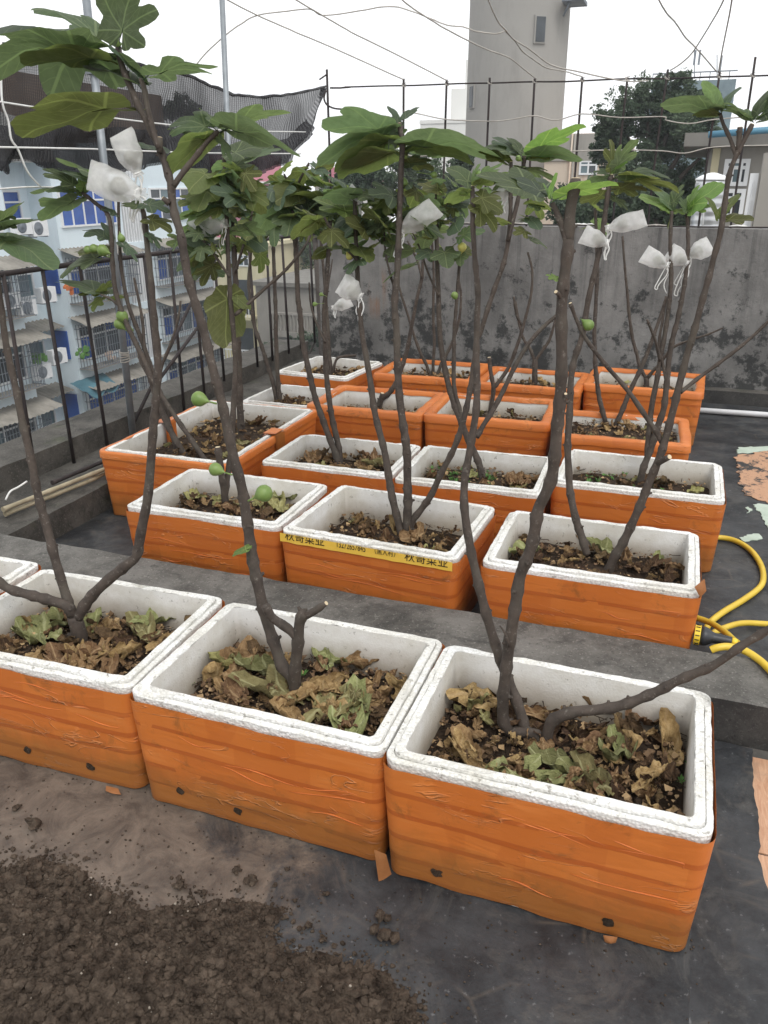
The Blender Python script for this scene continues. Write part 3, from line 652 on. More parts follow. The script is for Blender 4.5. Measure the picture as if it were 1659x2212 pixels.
def aircon(px, py, x, face='x'):
    p = onX(px, py, x); o = thing('air_conditioner', p, 'white air conditioner unit hung on the pale blue apartment wall', 'air conditioner', 'air conditioner units on the apartment block')
    MB().box((p.x-.30, p.y-.42, p.z-.29), (p.x, p.y+.42, p.z+.29)).build('casing', M['white_plastic'], o)
    MB().lathe((p.x-.01, p.y-.12, p.z), (1, 0, 0), [(0, .24), (.025, .24), (.026, .20), (.016, .07), (.03, .06), (.03, 0.01)], 20).build('fan_grille', M['cage_bar'], o)
    mb = MB()
    for yy in (-.3, .3): mb.box((p.x-.55, p.y+yy-.02, p.z-.335), (p.x+.02, p.y+yy+.02, p.z-.292))
    mb.build('bracket', M['cage_bar'], o)
for px, py in ((52, 489), (88, 493), (27, 650), (63, 665), (97, 803), (130, 770), (88, 945), (126, 962), (106, 637), (365, 838)): aircon(px, py, BX+.42)
# laundry and pots on the ledges
for k, (px, py, c_) in enumerate(((232, 772, 'cardboard'), (150, 628, 'orange_rim'), (80, 776, 'weed_green'), (178, 765, 'weed_green'), (420, 822, 'weed_green'), (210, 632, 'blue_metal'))):
    p = onX(px, py, BX+.5); mb = MB()
    for j in range(9): mb.obox(p+Vector((rnd.uniform(-.15, .15), rnd.uniform(-.35, .35), rnd.uniform(-.1, .2))), (.05, .02, 0), (-.02, .07, .02), (0, 0, rnd.uniform(.04, .12)))
    o = mb.build('balcony_clutter', M[c_]); tag(o, ['clutter on a caged window ledge of the blue block, cardboard coloured', 'orange bucket and boxes on a caged window ledge', 'potted greenery on a window cage ledge', 'leafy pots on a window cage ledge', 'flowering pots on a low ledge of the blue block', 'blue tubs on a caged ledge'][k], 'clutter', 'things on the window ledges')

def blockpx(name, label, px0, px1, py0, Y, mat, dy=8, zb=-16, roofmat=None, over=.25):
    a_ = onY(px0, py0, Y); b_ = onY(px1, py0, Y); zt = max(a_.z, b_.z)
    o = thing(name, ((a_.x+b_.x)/2, Y+dy/2, zb), label, 'building')
    MB().box((a_.x, Y, zb), (b_.x, Y+dy, zt)).build('wall', M[mat], o)
    if roofmat: MB().box((a_.x-over, Y-over, zt+.002), (b_.x+over, Y+dy+over, zt+.22)).build('roof', M[roofmat], o)
    return o, a_.x, b_.x, zt
def winY(par, px0, px1, py0, py1, Y, n=2, pane=('dark_pane',), frame='white_frame'):
    a_ = onY(px0, py1, Y); b_ = onY(px1, py0, Y); mb = MB(); x0, x1, z0, z1 = a_.x, b_.x, a_.z, b_.z; t = .07
    mb.box((x0, Y-.06, z0), (x0+t, Y+.05, z1)); mb.box((x1-t, Y-.06, z0), (x1, Y+.05, z1))
    mb.box((x0+t, Y-.055, z0), (x1-t, Y+.05, z0+t)); mb.box((x0+t, Y-.055, z1-t), (x1-t, Y+.05, z1))
    for k in range(1, n): x = x0+(x1-x0)*k/n; mb.box((x-.03, Y-.05, z0+t), (x+.03, Y+.05, z1-t))
    zs = z0+(z1-z0)*.68; mb.box((x0+t, Y-.045, zs-.03), (x1-t, Y+.05, zs+.03))
    w = mb.build('window', M[frame], par)
    for k in range(n):
        xa = x0+(x1-x0)*k/n+.03; xb = x0+(x1-x0)*(k+1)/n-.03
        MB().box((xa, Y-.02, z0+.04), (xb, Y+.03, z1-.04)).build('pane', M[pane[k % len(pane)]], w)
bb, x0, x1, zt = blockpx('beige_house', 'narrow beige apartment house with open balconies beyond the blue block', 452, 566, 533, 46, 'beige_wall', 10, roofmat='beige_wall')
for z in (zt-4.2, zt-7.2, zt-10.2):
    MB().box((x0+.4, 44.9, z-.12), (x1-.5, 46, z+.06)).build('balcony_slab', M['beige_wall'], bb)
    mb = MB()
    for x in np.arange(x0+.42, x1-.5, .22): mb.box((x, 44.92, z+.06), (x+.04, 44.96, z+.95))
    mb.box((x0+.4, 44.9, z+.95), (x1-.5, 44.98, z+1.02)); mb.build('balcony_railing', M['white_frame'], bb)
    MB().box((x1-2.3, 45.96, z+.06), (x1-1.0, 45.998, z+2.2)).build('opening', M['dark_pane'], bb)
winY(bb, 515, 538, 550, 575, 46, 2, ('teal_pane', 'dark_pane')); winY(bb, 494, 506, 552, 575, 46, 1)
gb, x0, x1, zt = blockpx('grey_annex', 'low grey concrete annex with flat roof and parapet', 552, 705, 622, 41, 'dull_wall', 7, roofmat='grey_roof')
MB().box((x1-3, 40.0, zt-2.6), (x1+.5, 41, zt-2.3)).build('balcony_slab', M['dull_wall'], gb)
mb = MB()
for x in np.arange(x1-3, x1+.5, .2): mb.box((x, 40.05, zt-2.3), (x+.08, 40.15, zt-1.4))
mb.box((x1-3, 40.0, zt-1.4), (x1+.5, 40.2, zt-1.28)); mb.build('balustrade', M['dull_wall'], gb)
pk, x0, x1, zt = blockpx('pink_house', 'pink rendered house with white balustrade far behind the fig leaves', 425, 568, 398, 72, 'pink_wall', 9, roofmat='white_wall')
MB().box((x0, 71.4, zt-2.3), (x1, 71.95, zt-2.1)).build('cornice', M['white_wall'], pk); MB().box((x0+1, 73, zt+.23), (x1-1.5, 79, zt+2.6)).build('upper_storey', M['pink_wall'], pk)
winY(pk, 515, 530, 412, 432, 72, 1)
ph, x0, x1, zt = blockpx('red_roof_house', 'distant house with shallow pinkish roof below the corner post', 680, 770, 402, 60, 'white_wall', 8)
mb = MB(); mb.v = [(x0-.4, 59.6, zt), (x1+.4, 59.6, zt), ((x0+x1)/2, 59.6, zt+1.3), (x0-.4, 68.4, zt), (x1+.4, 68.4, zt), ((x0+x1)/2, 68.4, zt+1.3)]
for q in ((0, 1, 2), (5, 4, 3), (1, 4, 5, 2), (0, 2, 5, 3), (0, 3, 4, 1)): mb.face(q)
mb.build('roof', M['pink_wall'], ph)
wb, x0, x1, zt = blockpx('white_block', 'tall white block standing behind the water tower', 975, 1060, 192, 64, 'white_wall', 12)
MB().box((x0+.9, 64.5, zt+.001), (x1, 74, zt+1.9)).build('stair_head', M['white_wall'], wb)
MB().box((x0-.06, 63.93, zt-3.0), (x1, 63.997, zt-2.4)).build('string_course', M['dull_wall'], wb)
for zz in (.5, 1.1): MB().box((x0+1.1, 64.44, zt+zz), (x0+1.5, 64.497, zt+zz+.35)).build('window', M['dark_pane'], wb)
wl, x0, x1, zt = blockpx('white_low_block', 'low white block left of the water tower above the trees', 908, 1010, 268, 56, 'white_wall', 9, roofmat='white_wall', over=.05)
MB().box((x0+.3, 55.93, zt-1.1), (x0+.7, 55.998, zt-.5)).build('window', M['dark_pane'], wl)
ru, x0, x1, zt = blockpx('stained_house', 'rust stained house wall with a window beside the big tree', 1180, 1345, 290, 34, 'rust_wall', 8)
MB().box((x0, 33.94, zt-.95), (x1, 33.997, zt-.02)).build('parapet_band', M['dull_wall'], ru)
winY(ru, 1250, 1292, 346, 378, 34, 2, ('teal_pane', 'dark_pane'))
for px in (1234, 1240): p = onY(px, 330, 33.9); MB().tube([(p.x, 33.9, -8), (p.x, 33.9, zt)], .035, 6).build('downpipe', M['dull_wall'], ru)
ru.children[0].active_material = M['rust_wall']
rb, x0, x1, zt = blockpx('rooftop_house', 'grey rooftop house with a white framed window right of the tree', 1540, 1760, 318, 17, 'dull_wall', 6, zb=-3, roofmat='grey_roof', over=.5)
winY(rb, 1558, 1622, 343, 402, 17, 3, ('dark_pane', 'teal_pane')); winY(rb, 1556, 1612, 408, 470, 17, 2)
MB().box((onY(1540, 330, 17).x-.003, 16.96, zt-3), (onY(1556, 330, 17).x, 16.997, zt-.02)).build('pilaster', M['beige_wall'], rb)
A_ = onY(1530, 291, 16.2); B_ = onY(1720, 276, 16.2); o = MB().tube([A_, B_], .055, 10).build('blue_gutter', M['blue_metal']); tag(o, 'blue metal pipe under the eaves of the rooftop house', 'pipe')
dr = thing('panel_door', onY(1620, 500, 12.5), 'white panelled door leaf standing behind the grey wall', 'door')
a_ = onY(1602, 500, 12.5); b_ = onY(1640, 374, 12.5); MB().box((a_.x, 12.5, .4), (b_.x, 12.56, b_.z)).build('leaf', M['white_frame'], dr)
for k in range(4):
    z_ = .5+(b_.z-.55)*k/4; MB().box((a_.x+.05, 12.475, z_), (b_.x-.05, 12.499, z_+(b_.z-.55)/4-.05)).build('panel', M['white_plastic'], dr)
gw = MB().box((onY(1641, 400, 12.4).x, 12.4, -.5), (onY(1641, 400, 12.4).x+2.5, 12.6, onY(1650, 330, 12.4).z)).build('side_wall', M['dull_wall']); tag(gw, 'plain grey side wall at the right beyond the roof', 'wall')
# stainless solar tank
tc_ = onY(1531, 440, 11.5); tr_ = (onY(1566, 440, 11.5)-onY(1497, 440, 11.5)).length/2; zt_ = onY(1531, 390, 11.5).z
tk = thing('water_tank', (tc_.x, 11.5, .2), 'ribbed stainless steel water tank with pale domed lid', 'tank')
prof = []
for i in range(48): zz = .2+(zt_-.2)*i/47; prof.append((zz-.2, tr_*(1+.022*(1 if i % 4 < 2 else 0))))
MB().lathe((tc_.x, 11.5, .2), (0, 0, 1), prof, 32).build('drum', M['stainless'], tk)
MB().lathe((tc_.x, 11.5, zt_+.001), (0, 0, 1), [(0, tr_*1.05), (.02, tr_*1.05), (.055, tr_*.75), (.085, tr_*.25), (.09, .02)], 32).build('lid', M['white_plastic'], tk)
MB().tube([onY(1524, 395, 11.1), onY(1517, 500, 11.1)], .012, 6).build('feed_pipe', M['white_plastic'], tk)
ng = MB().box((-2.0, 6.6, -16), (14, 19.5, -.2)).build('neighbour_roof', M['grey_roof']); tag(ng, 'flat grey neighbouring roof behind the lichen wall', 'building')
# water tower
TY = 39.0; xl = onY(1008, 250, TY).x; xr = onY(1217, 250, TY).x; tx = (xl+xr)/2; trd = (xr-xl)/2*.985
tw = thing('water_tower', (tx, TY, -16), 'round grey concrete water tower with small dark windows', 'tower')
MB().lathe((tx, TY, -16), (0, 0, 1), [(0, trd*1.02), (10, trd*1.01), (18, trd), (28, trd*.985), (38, trd*.97)], 96).build('shaft', M['tower_concrete'], tw)
for px, py, w_, h_ in ((1165, 62, 8.5, 19), (1015, 207, 6, 17)):
    p = onY(px, py, TY-trd*.9); vx = (p.x-tx)/trd; vx = max(-.985, min(.985, vx)); ang = math.asin(vx); nrm = Vector((math.sin(ang), -math.cos(ang), 0)); tng = Vector((math.cos(ang), math.sin(ang), 0))
    c = Vector((tx, TY, p.z))+nrm*(trd*.985); k = 40.0/FOC
    wnd = MB().obox(c+nrm*.03, tng*(w_*k+.06), nrm*.06, Vector((0, 0, h_*k+.06))).build('window', M['tower_concrete'], tw)
    MB().obox(c+nrm*.085, tng*(w_*k), nrm*.03, Vector((0, 0, h_*k))).build('pane', M['dark_pane'], wnd)
p = onY(1245, 4, TY-1); MB().box((p.x-.5, TY-1.6, p.z-.05), (p.x+.35, TY-.2, p.z+.08)).build('landing', M['cage_bar'], tw)
MB().tube([(p.x-.2, TY-1.4, p.z-.05), (p.x-.45, TY-1.2, p.z-.5)], .04, 6).build('landing_strut', M['cage_bar'], tw)
fb, x0, x1, zt = blockpx('far_office', 'far hazy office block with rooftop frame behind the big tree', 1408, 1590, 178, 95, 'teal_pane', 14)
mb = MB()
for x in np.arange(x0, x1, .9): mb.box((x, 95.1, zt), (x+.08, 95.2, zt+.7))
mb.box((x0, 95.05, zt+.7), (x1, 95.25, zt+.8)); mb.build('roof_frame', M['cage_bar'], fb)
for px in (1500, 1549):
    p = onY(px, 170, 96); o = thing('antenna_mast', p, 'slim antenna mast with %s on the far office roof' % ('two panel aerials' if px == 1500 else 'a small aerial'), 'antenna')
    t_ = onY(px, 106 if px == 1500 else 118, 96); MB().tube([p, t_], .05, 6).build('mast', M['cage_bar'], o)
    for s_ in ((-.22, .22) if px == 1500 else (.15,)): MB().box((p.x+s_-.1, 95.9, t_.z-1.4), (p.x+s_+.1, 96.1, t_.z-.1)).build('aerial', M['cage_bar'], o)

# trees
def leaf_cloud(mb, c, rad, n, size, r_, squash=(1, 1, 1)):
    for _ in range(n):
        while True:
            q = Vector((r_.uniform(-1, 1), r_.uniform(-1, 1), r_.uniform(-1, 1)))
            if q.length < 1: break
        q = q*1.15; p = Vector(c)+Vector((q.x*rad*squash[0], q.y*rad*squash[1], q.z*rad*squash[2]))
        a_ = Vector((r_.gauss(0, 1), r_.gauss(0, 1), r_.gauss(0, .6))).normalized(); b_ = a_.cross(Vector((r_.gauss(0, 1), r_.gauss(0, 1), r_.gauss(0, 1)))).normalized()
        s_ = size*r_.uniform(.6, 1.4); i = len(mb.v)
        mb.v += [tuple(p-a_*s_), tuple(p+b_*s_*.45), tuple(p+a_*s_), tuple(p-b_*s_*.45)]; mb.face((i, i+1, i+2, i+3))
def tree(name, label, lobes, Y, n, size, mat, base_z, grp=None, sd_=1):
    r_ = random.Random(sd_); P_ = [(onY(px, py, Y+r_.uniform(-.8, .8)), rp*depth(onY(px, py, Y))/FOC) for px, py, rp in lobes]
    cx = sum((p for p, _ in P_), Vector())/len(P_); o = thing(name, (cx.x, Y, base_z), label, 'tree', grp)
    mb = MB(); tot = sum(r2**2 for _, r2 in P_)
    for p, r2 in P_:
        for k in range(46):
            d_ = Vector((r_.gauss(0, 1), r_.gauss(0, 1), r_.gauss(0, 1))).normalized()*r2*(r_.random()**.5)*1.08
            leaf_cloud(mb, p+d_, r2*r_.uniform(.10, .36), int(n*r2**2/tot/46*r_.uniform(.5, 1.5)), size, r_)
    mb.build('crown', M[mat], o)
    mb = MB(); zlo = min(p.z-r2 for p, r2 in P_); top = Vector((cx.x, Y, cx.z))
    mb.tube(smooth_path([(cx.x, Y, base_z), (cx.x+.2, Y, (base_z+zlo)/2), (cx.x, Y, zlo)], 3), [.28-.012*i for i in range(7)], 8)
    for p, r2 in P_: mb.tube(smooth_path([(cx.x, Y, zlo-.3), ((cx.x+p.x)/2, Y, (zlo+p.z)/2), tuple(p)], 3), [.14, .12, .10, .08, .06, .04, .025], 6)
    mb.build('trunk', M['bark'], o); return o
tree('broadleaf_tree', 'big dark evergreen tree rising beside the rust stained house', [(1345, 255, 52), (1320, 320, 42), (1400, 225, 48), (1460, 215, 50), (1430, 300, 62), (1510, 260, 52), (1380, 380, 62), (1470, 390, 60), (1535, 320, 40), (1300, 300, 26)], 27, 60000, .055, 'tree_dark', -16, None, 3)
row = [([(760, 400, 40), (810, 380, 34), (740, 430, 40)], 25, 'bushy green tree behind the wall below the corner post'), ([(860, 365, 38), (900, 340, 34), (930, 390, 42), (880, 420, 44)], 29, 'loose crowned tree between the low white block and the wall'), ([(985, 400, 36), (960, 440, 40), (1000, 350, 26)], 27, 'green tree hugging the left foot of the water tower'),
       ([(1228, 445, 42), (1285, 432, 46), (1340, 440, 48), (1260, 470, 40), (1310, 475, 44)], 22, 'dark shrub mass below the stained house window'), ([(1400, 450, 50), (1450, 440, 44), (1480, 470, 38)], 20, 'dark shrub below the big evergreen tree'), ([(700, 440, 40), (680, 480, 40)], 30, 'bushy tree behind the end of the wall')]
for i, (lb, Y, lab) in enumerate(row): tree('garden_tree', lab, lb, Y, 18000, .055, 'tree_mid' if i in (1, 5) else 'tree_dark', -16, 'trees behind the wall', 20+i)
tree('street_tree', 'leafy tree filling the gap above the grey annex', [(600, 470, 40), (650, 500, 46), (615, 540, 46), (575, 520, 34), (660, 560, 38), (600, 590, 36)], 52, 11000, .12, 'tree_mid', -16, None, 41)
tree('courtyard_tree', 'dark tree in the courtyard below the grey annex', [(600, 770, 34), (650, 750, 30), (570, 800, 30), (690, 720, 24)], 38, 7000, .1, 'tree_dark', -16, None, 43)
tree('distant_tree', 'distant tree seen through the shade net', [(395, 232, 26), (370, 240, 22), (420, 245, 20)], 60, 3500, .13, 'tree_dark', -16, None, 45)
# ---------------------------------------------------------------- planter boxes
FL_ = .18
def rrect(L, D, ins, rad, seg=5, step=.03):
    x0, y0, x1, y1 = ins, ins, L-ins, D-ins; rad = max(.002, rad); out = []
    for (cx, cy, a0) in ((x1-rad, y0+rad, -90), (x1-rad, y1-rad, 0), (x0+rad, y1-rad, 90), (x0+rad, y0+rad, 180)):
        for k in range(seg+1):
            w = R(a0+90*k/seg); out.append((cx+rad*math.cos(w), cy+rad*math.sin(w)))
    pts = []; n = len(out)
    per = [max(1, int(round((L if i % 2 else D)/step))) for i in range(4)]
    for i in range(n):
        a_ = out[i]; b_ = out[(i+1) % n]; pts.append(a_)
        if i % (seg+1) == seg:
            k = int(round((D if (i//(seg+1)) % 2 == 0 else L)/step))
            for j in range(1, k): t = j/k; pts.append((a_[0]+(b_[0]-a_[0])*t, a_[1]+(b_[1]-a_[1])*t))
    return pts
def rings(mb, xf, rs, uvs=None, smooth=True, jit=None):
    n = len(rs[0][0]); b0 = len(mb.v)
    for i, (pts, z) in enumerate(rs):
        for k, (x, y) in enumerate(pts):
            zz = z[k] if hasattr(z, '__len__') else z; p = Vector((x, y, zz))
            if jit: p += jit(i, k, p)
            mb.v.append(tuple(xf @ p))
    for i in range(len(rs)-1):
        for k in range(n):
            k2 = (k+1) % n; u = None
            if uvs: u = [uvs[i], uvs[i], uvs[i+1], uvs[i+1]]
            mb.face((b0+i*n+k, b0+i*n+k2, b0+(i+1)*n+k2, b0+(i+1)*n+k), u, smooth)
    return b0, n
def nz(p, s, k=0): return noise.noise(Vector((p[0]*s+k, p[1]*s+k*1.7, p[2]*s-k)))
BOX = {}
def planter(key, x, y, th, L, D, h, style, label, soil=.112, z0=0.0, seed=0):
    xf = Matrix.Translation((x, y, z0)) @ Matrix.Rotation(th, 4, 'Z'); c = xf @ Vector((L/2, D/2, 0))
    o = thing('foam_planter_box', c, label, 'planter box', 'orange taped foam planter boxes'); BOX[key] = dict(xf=xf, L=L, D=D, h=h, zs=z0+h-soil, o=o)
    r_ = random.Random(seed+hash(key) % 1 + len(key)*7+ord(key[-1])); tp = .011; sd_ = r_.uniform(0, 50)
    ins = lambda z: tp*(1-z/h)
    low = .0075
    chip = lambda i, k, p: Vector((nz(p, 30, sd_), nz(p, 30, sd_+5), nz(p, 45, sd_+9)*1.3))*.0019+Vector((0, 0, nz(p, 110, sd_+2)*.0022 if i >= 8 else 0))+Vector((0, 0, -max(0, nz(p, 11, sd_+3)-.36)*.050 if i in (4, 5, 8, 9, 10) else 0))
    rr = lambda i_, q: rrect(L, D, i_, q)
    prof = [(ins(0)+.002, .001, .030), (ins(.02), .02, .030), (ins(h*.6), h*.6, .030), (.0005, h-low-.002, .028), (.002, h-low, .027), (.0125, h-low+.0005, .022), (.0130, h-low-.004, .022), (.0150, h-low-.004, .021), (.0153, h-.0012, .021), (.0165, h, .020), (.0315, h, .014), (.0335, h-.002, .012)]
    mb = MB(); rings(mb, xf, [(rr(a_, q), z) for a_, z, q in prof], None, False, chip); nf = len(mb.f)
    rings(mb, xf, [(rr(.0335, .012), h-.002), (rr(.036, .012), h-.05), (rr(.040, .012), h-soil-.05)], [(0, 1), (0, .55), (0, -.15)], False)
    sh = mb.build('foam_shell', [M['foam'], M['foam_stained']], o)
    mi = [0]*nf+[1]*(len(sh.data.polygons)-nf); sh.data.polygons.foreach_set('material_index', mi)
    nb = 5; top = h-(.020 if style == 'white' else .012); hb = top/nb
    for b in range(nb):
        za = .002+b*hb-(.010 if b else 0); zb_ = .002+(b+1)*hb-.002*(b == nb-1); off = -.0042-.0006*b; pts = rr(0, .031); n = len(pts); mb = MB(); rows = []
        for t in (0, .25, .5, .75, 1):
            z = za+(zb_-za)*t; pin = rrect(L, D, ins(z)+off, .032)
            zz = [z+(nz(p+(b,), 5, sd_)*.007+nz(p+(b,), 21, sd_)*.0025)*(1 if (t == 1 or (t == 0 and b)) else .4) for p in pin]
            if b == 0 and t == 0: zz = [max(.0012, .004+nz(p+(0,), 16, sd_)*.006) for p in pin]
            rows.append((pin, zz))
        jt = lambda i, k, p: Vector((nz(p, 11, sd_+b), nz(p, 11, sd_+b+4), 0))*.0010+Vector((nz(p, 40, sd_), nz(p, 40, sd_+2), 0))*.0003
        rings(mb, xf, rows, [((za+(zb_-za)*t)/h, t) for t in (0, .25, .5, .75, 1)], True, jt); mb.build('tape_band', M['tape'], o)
    if style != 'white':
        mb = MB(); j2 = lambda i, k, p: Vector((nz(p, 12, sd_), nz(p, 12, sd_+4), nz(p, 16, sd_+8)))*.0035+Vector((0, 0, nz(p, 55, sd_)*.0015))
        w_ = .034
        if style == 'orange': RR = [(rr(-.0105, .033), h-.034), (rr(-.0105, .033), h-.004), (rr(-.006, .030), h+.002), (rr(w_*.6, .02), h+.0035), (rr(w_, .013), h+.002), (rr(w_+.003, .012), h-.018)]
        else: RR = [(rr(-.0105, .033), h-.034), (rr(-.0105, .033), h-.010), (rr(-.008, .032), h-.004), (rr(.002, .03), h-.003), (rr(.006, .028), h-.0045), (rr(.008, .027), h-.0062)]
        rings(mb, xf, RR, [(.9, .6)]*6, True, j2); mb.build('rim_tape', M['tape'], o)
    for k in range(7 if depth(c) < 3.3 else 3):      # creases in the tape, on the front and the right-hand side
        side = k % 4 == 3; u0 = r_.uniform(.02, .75); z = r_.uniform(.05, h-.05); ln = r_.uniform(.08, .30)*(1 if not side else .6); sl_ = r_.uniform(-.35, .25); pts = []
        for t in np.linspace(0, 1, 12):
            zz = max(.012, min(h-.03, z+sl_*ln*t*.4+.006*math.sin(t*5+k))); q = (u0*L+ln*t)
            if side: q = min(q*.7, D-.05); pts.append(xf @ Vector((L-ins(zz)+.0060, .03+q, zz)))
            else: q = min(q, L-.04); pts.append(xf @ Vector((q, ins(zz)-.0060, zz)))
        MB().tube(pts, [.0004+.0016*math.sin(math.pi*t)*(.7+.3*math.sin(t*17)) for t in np.linspace(0, 1, 12)], 6, True).build('tape_crease', M['orange_rim'], o)
    # soil with leaf litter
    zs = z0+h-soil; sb = MB(); i_ = .0385
    sb.grid(lambda u, v_: xf @ Vector((i_+(L-2*i_)*u, i_+(D-2*i_)*v_, h-soil+.012*nz((u*3, v_*3, 0), 1, sd_)+.006*nz((u*14, v_*14, 0), 1, sd_)+.003*nz((u*45, v_*45, 0), 1, sd_)-.012*(abs(2*u-1)**6+abs(2*v_-1)**6)+.012*(1-abs(2*u-1))*(1-abs(2*v_-1)))), 44, 34)
    s_o = sb.build('soil_bed', M['soil']); BOX[key]['soil'] = s_o
    return o
BD = [  # key, x, y, angle, L, D, h, style, label
 ('A', -1.628, 1.195, .026, .597, .445, .303, 'white', 'first row white rimmed orange box with the three stem forked fig'),
 ('B', -1.028, 1.198, -.009, .600, .447, .303, 'white', 'front row orange foam box holding a sawn fig stump and tall leaning stem'),
 ('C', -.424, 1.178, -.011, .602, .450, .303, 'white', 'front row orange foam box nearest the tiles with a fig branching low sideways'),
 ('Z', -2.262, 1.215, .02, .60, .445, .30, 'white', 'foam box with chipped white rim left of the forked fig box'),
 ('2L', -1.730, 2.143, .002, .601, .430, .295, 'white', 'second row foam box with notched rim next to the parapet step'),
 ('2M', -1.111, 2.120, -.052, .596, .460, .300, 'white', 'second row orange box with printed yellow tape along its rim'),
 ('2R', -.442, 2.100, -.003, .609, .438, .300, 'white', 'second row orange box beside the yellow hose and nozzle'),
 ('3a', -1.524, 2.763, .005, .570, .427, .282, 'white', 'third row white rimmed box right of the long double box'),
 ('3b', -.935, 2.738, .018, .565, .453, .285, 'white', 'third row foam box with green weeds in its back corner'),
 ('3R', -.349, 2.873, -.009, .608, .433, .296, 'white', 'third row box with crumbled white rim at the walkway end'),
 ('4z', -2.085, 3.60, -.03, .405, .43, .285, 'white', 'small white rimmed box between the long double box and the far corner'),
 ('4a', -1.678, 3.573, .013, .591, .462, .300, 'orange', 'fourth row box with taped orange rim and a sawn fig stump'),
 ('4b', -1.067, 3.590, .045, .588, .467, .300, 'orange', 'fourth row box with taped orange rim and yellowing seedlings'),
 ('4c', -.437, 3.494, .029, .577, .452, .290, 'orange', 'fourth row low box with taped rim full of dry leaves at the walkway end'),
 ('5z', -2.230, 4.30, -.10, .49, .52, .290, 'white', 'white rimmed box in the far corner under the railing'),
 ('5a', -1.607, 4.358, .013, .583, .481, .300, 'orange', 'back row box with faint dark print on its orange front'),
 ('5b', -1.003, 4.372, -.021, .573, .458, .290, 'orange', 'back row box against the wall with a single forked stem'),
 ('5c', -.412, 4.491, -.031, .614, .488, .300, 'orange', 'back row box at the walkway end before the lichen wall'),
]
for b in BD: planter(*b, soil={'A': .105, 'B': .112, 'C': .108, '5a': .070, '5b': .070, '5c': .085, '4c': .050, '3a': .082, '3b': .082, '3R': .085, '4z': .070, '5z': .068, '4a': .098, '4b': .085, '2L': .095, '2R': .090}.get(b[0], .105))
# long double box: two foam boxes taped together
planter('3L', -2.205, 2.625, .008, .605, .895, .300, 'half', 'long orange double box of two joined foam boxes beside the parapet step', soil=.085)
BOX['3M'] = BOX['3L']; b = BOX['3L']
for x0, x1 in ((-.014, .052), (.553, .619)):
    mb = MB(); q = [(x0 if x0 < 0 else x1, .10), (x0 if x0 < 0 else x1, .300), ((x0+x1)/2-.03, .3075), ((x0+x1)/2+.03, .3075), (x1 if x0 < 0 else x0, .295), (x1 if x0 < 0 else x0, .19)]
    mb.grid(lambda u, v_: b['xf'] @ Vector((q[int(round(u*5))][0], .415+.085*v_+.006*nz((u*3, v_*3, x0), 1), q[int(round(u*5))][1])), 5, 6, False); mb.build('joint_tape', M['tape'], b['o'])

def on_front(key, px, py, out=.0): # point of a box front face seen at a pixel
    b = BOX[key]; xf = b['xf']; nrm = xf.to_3x3() @ Vector((0, -1, 0)); p0 = xf @ Vector((0, .004, 0)); d = ray(px, py); t = (p0-CAM).dot(nrm)/d.dot(nrm); return CAM+d*t+nrm*out
def holes(key, px, py, s=.014, flap=True, sd_=0):
    b = BOX[key]; p = on_front(key, px, py, .0008); e = b['xf'].to_3x3(); ux = e @ Vector((1, 0, 0)); n_ = e @ Vector((0, -1, 0)); uz = Vector((0, 0, 1)); r_ = random.Random(sd_); mb = MB(); q = []
    for k in range(11):
        w = 2*math.pi*k/11; rr = s*r_.uniform(.55, 1.05); q.append(p+ux*math.cos(w)*rr+uz*math.sin(w)*rr*.85)
    mb.v = [tuple(v_) for v_ in q]+[tuple(v_-n_*.006) for v_ in q]; mb.face(range(11))
    for k in range(11): mb.face((k, 11+k, 11+(k+1) % 11, (k+1) % 11))
    mb.build('drain_hole', M['soil'], b['o'])
    if False:
        f = p+uz*s*.9+n_*.003; mb = MB()
        mb.grid(lambda u, v_: f+ux*(u-.5)*s*1.3-uz*v_*s*.30+n_*(.005*v_*(1-.4*u)), 4, 4); mb.build('torn_flap', M['tape'], b['o'])
for a_ in (('A', 195, 1656), ('A', 60, 1620), ('B', 388, 1708), ('B', 514, 1752), ('C', 944, 1886), ('C', 1314, 1993)): holes(*a_, sd_=a_[1])
for a_ in (('2L', 396, 1172), ('2L', 470, 1186)): holes(*a_, s=.010, flap=False, sd_=a_[1])
def flap_at(key, P4, name='tape_flap'):
    b = BOX[key]; mb = MB(); q = [Vector(p) for p in P4]
    mb.grid(lambda u, v_: (q[0].lerp(q[1], u)).lerp(q[3].lerp(q[2], u), v_)+Vector((0, -.006*math.sin(u*3)*math.sin(v_*2.5), 0)), 6, 6); mb.build(name, M['old_flap'], b['o'])
flap_at('C', [onY(808, 1835, 1.165), onY(834, 1845, 1.165), onZ(846, 1888, .003), onZ(818, 1904, .003)])
flap_at('C', [onY(1303, 2020, 1.166), onY(1334, 2024, 1.166), onZ(1330, 2036, .002), onZ(1306, 2034, .002)])
flap_at('B', [on_front('B', 236, 1700, .012) if False else on_front('A', 236, 1690, .012), on_front('A', 262, 1696, .012), onZ(262, 1716, .004), onZ(228, 1708, .004)])
flap_at('2R', [onY(1500, 1268, 2.092), onY(1522, 1250, 2.11), onY(1526, 1276, 2.105), onY(1512, 1290, 2.09)])

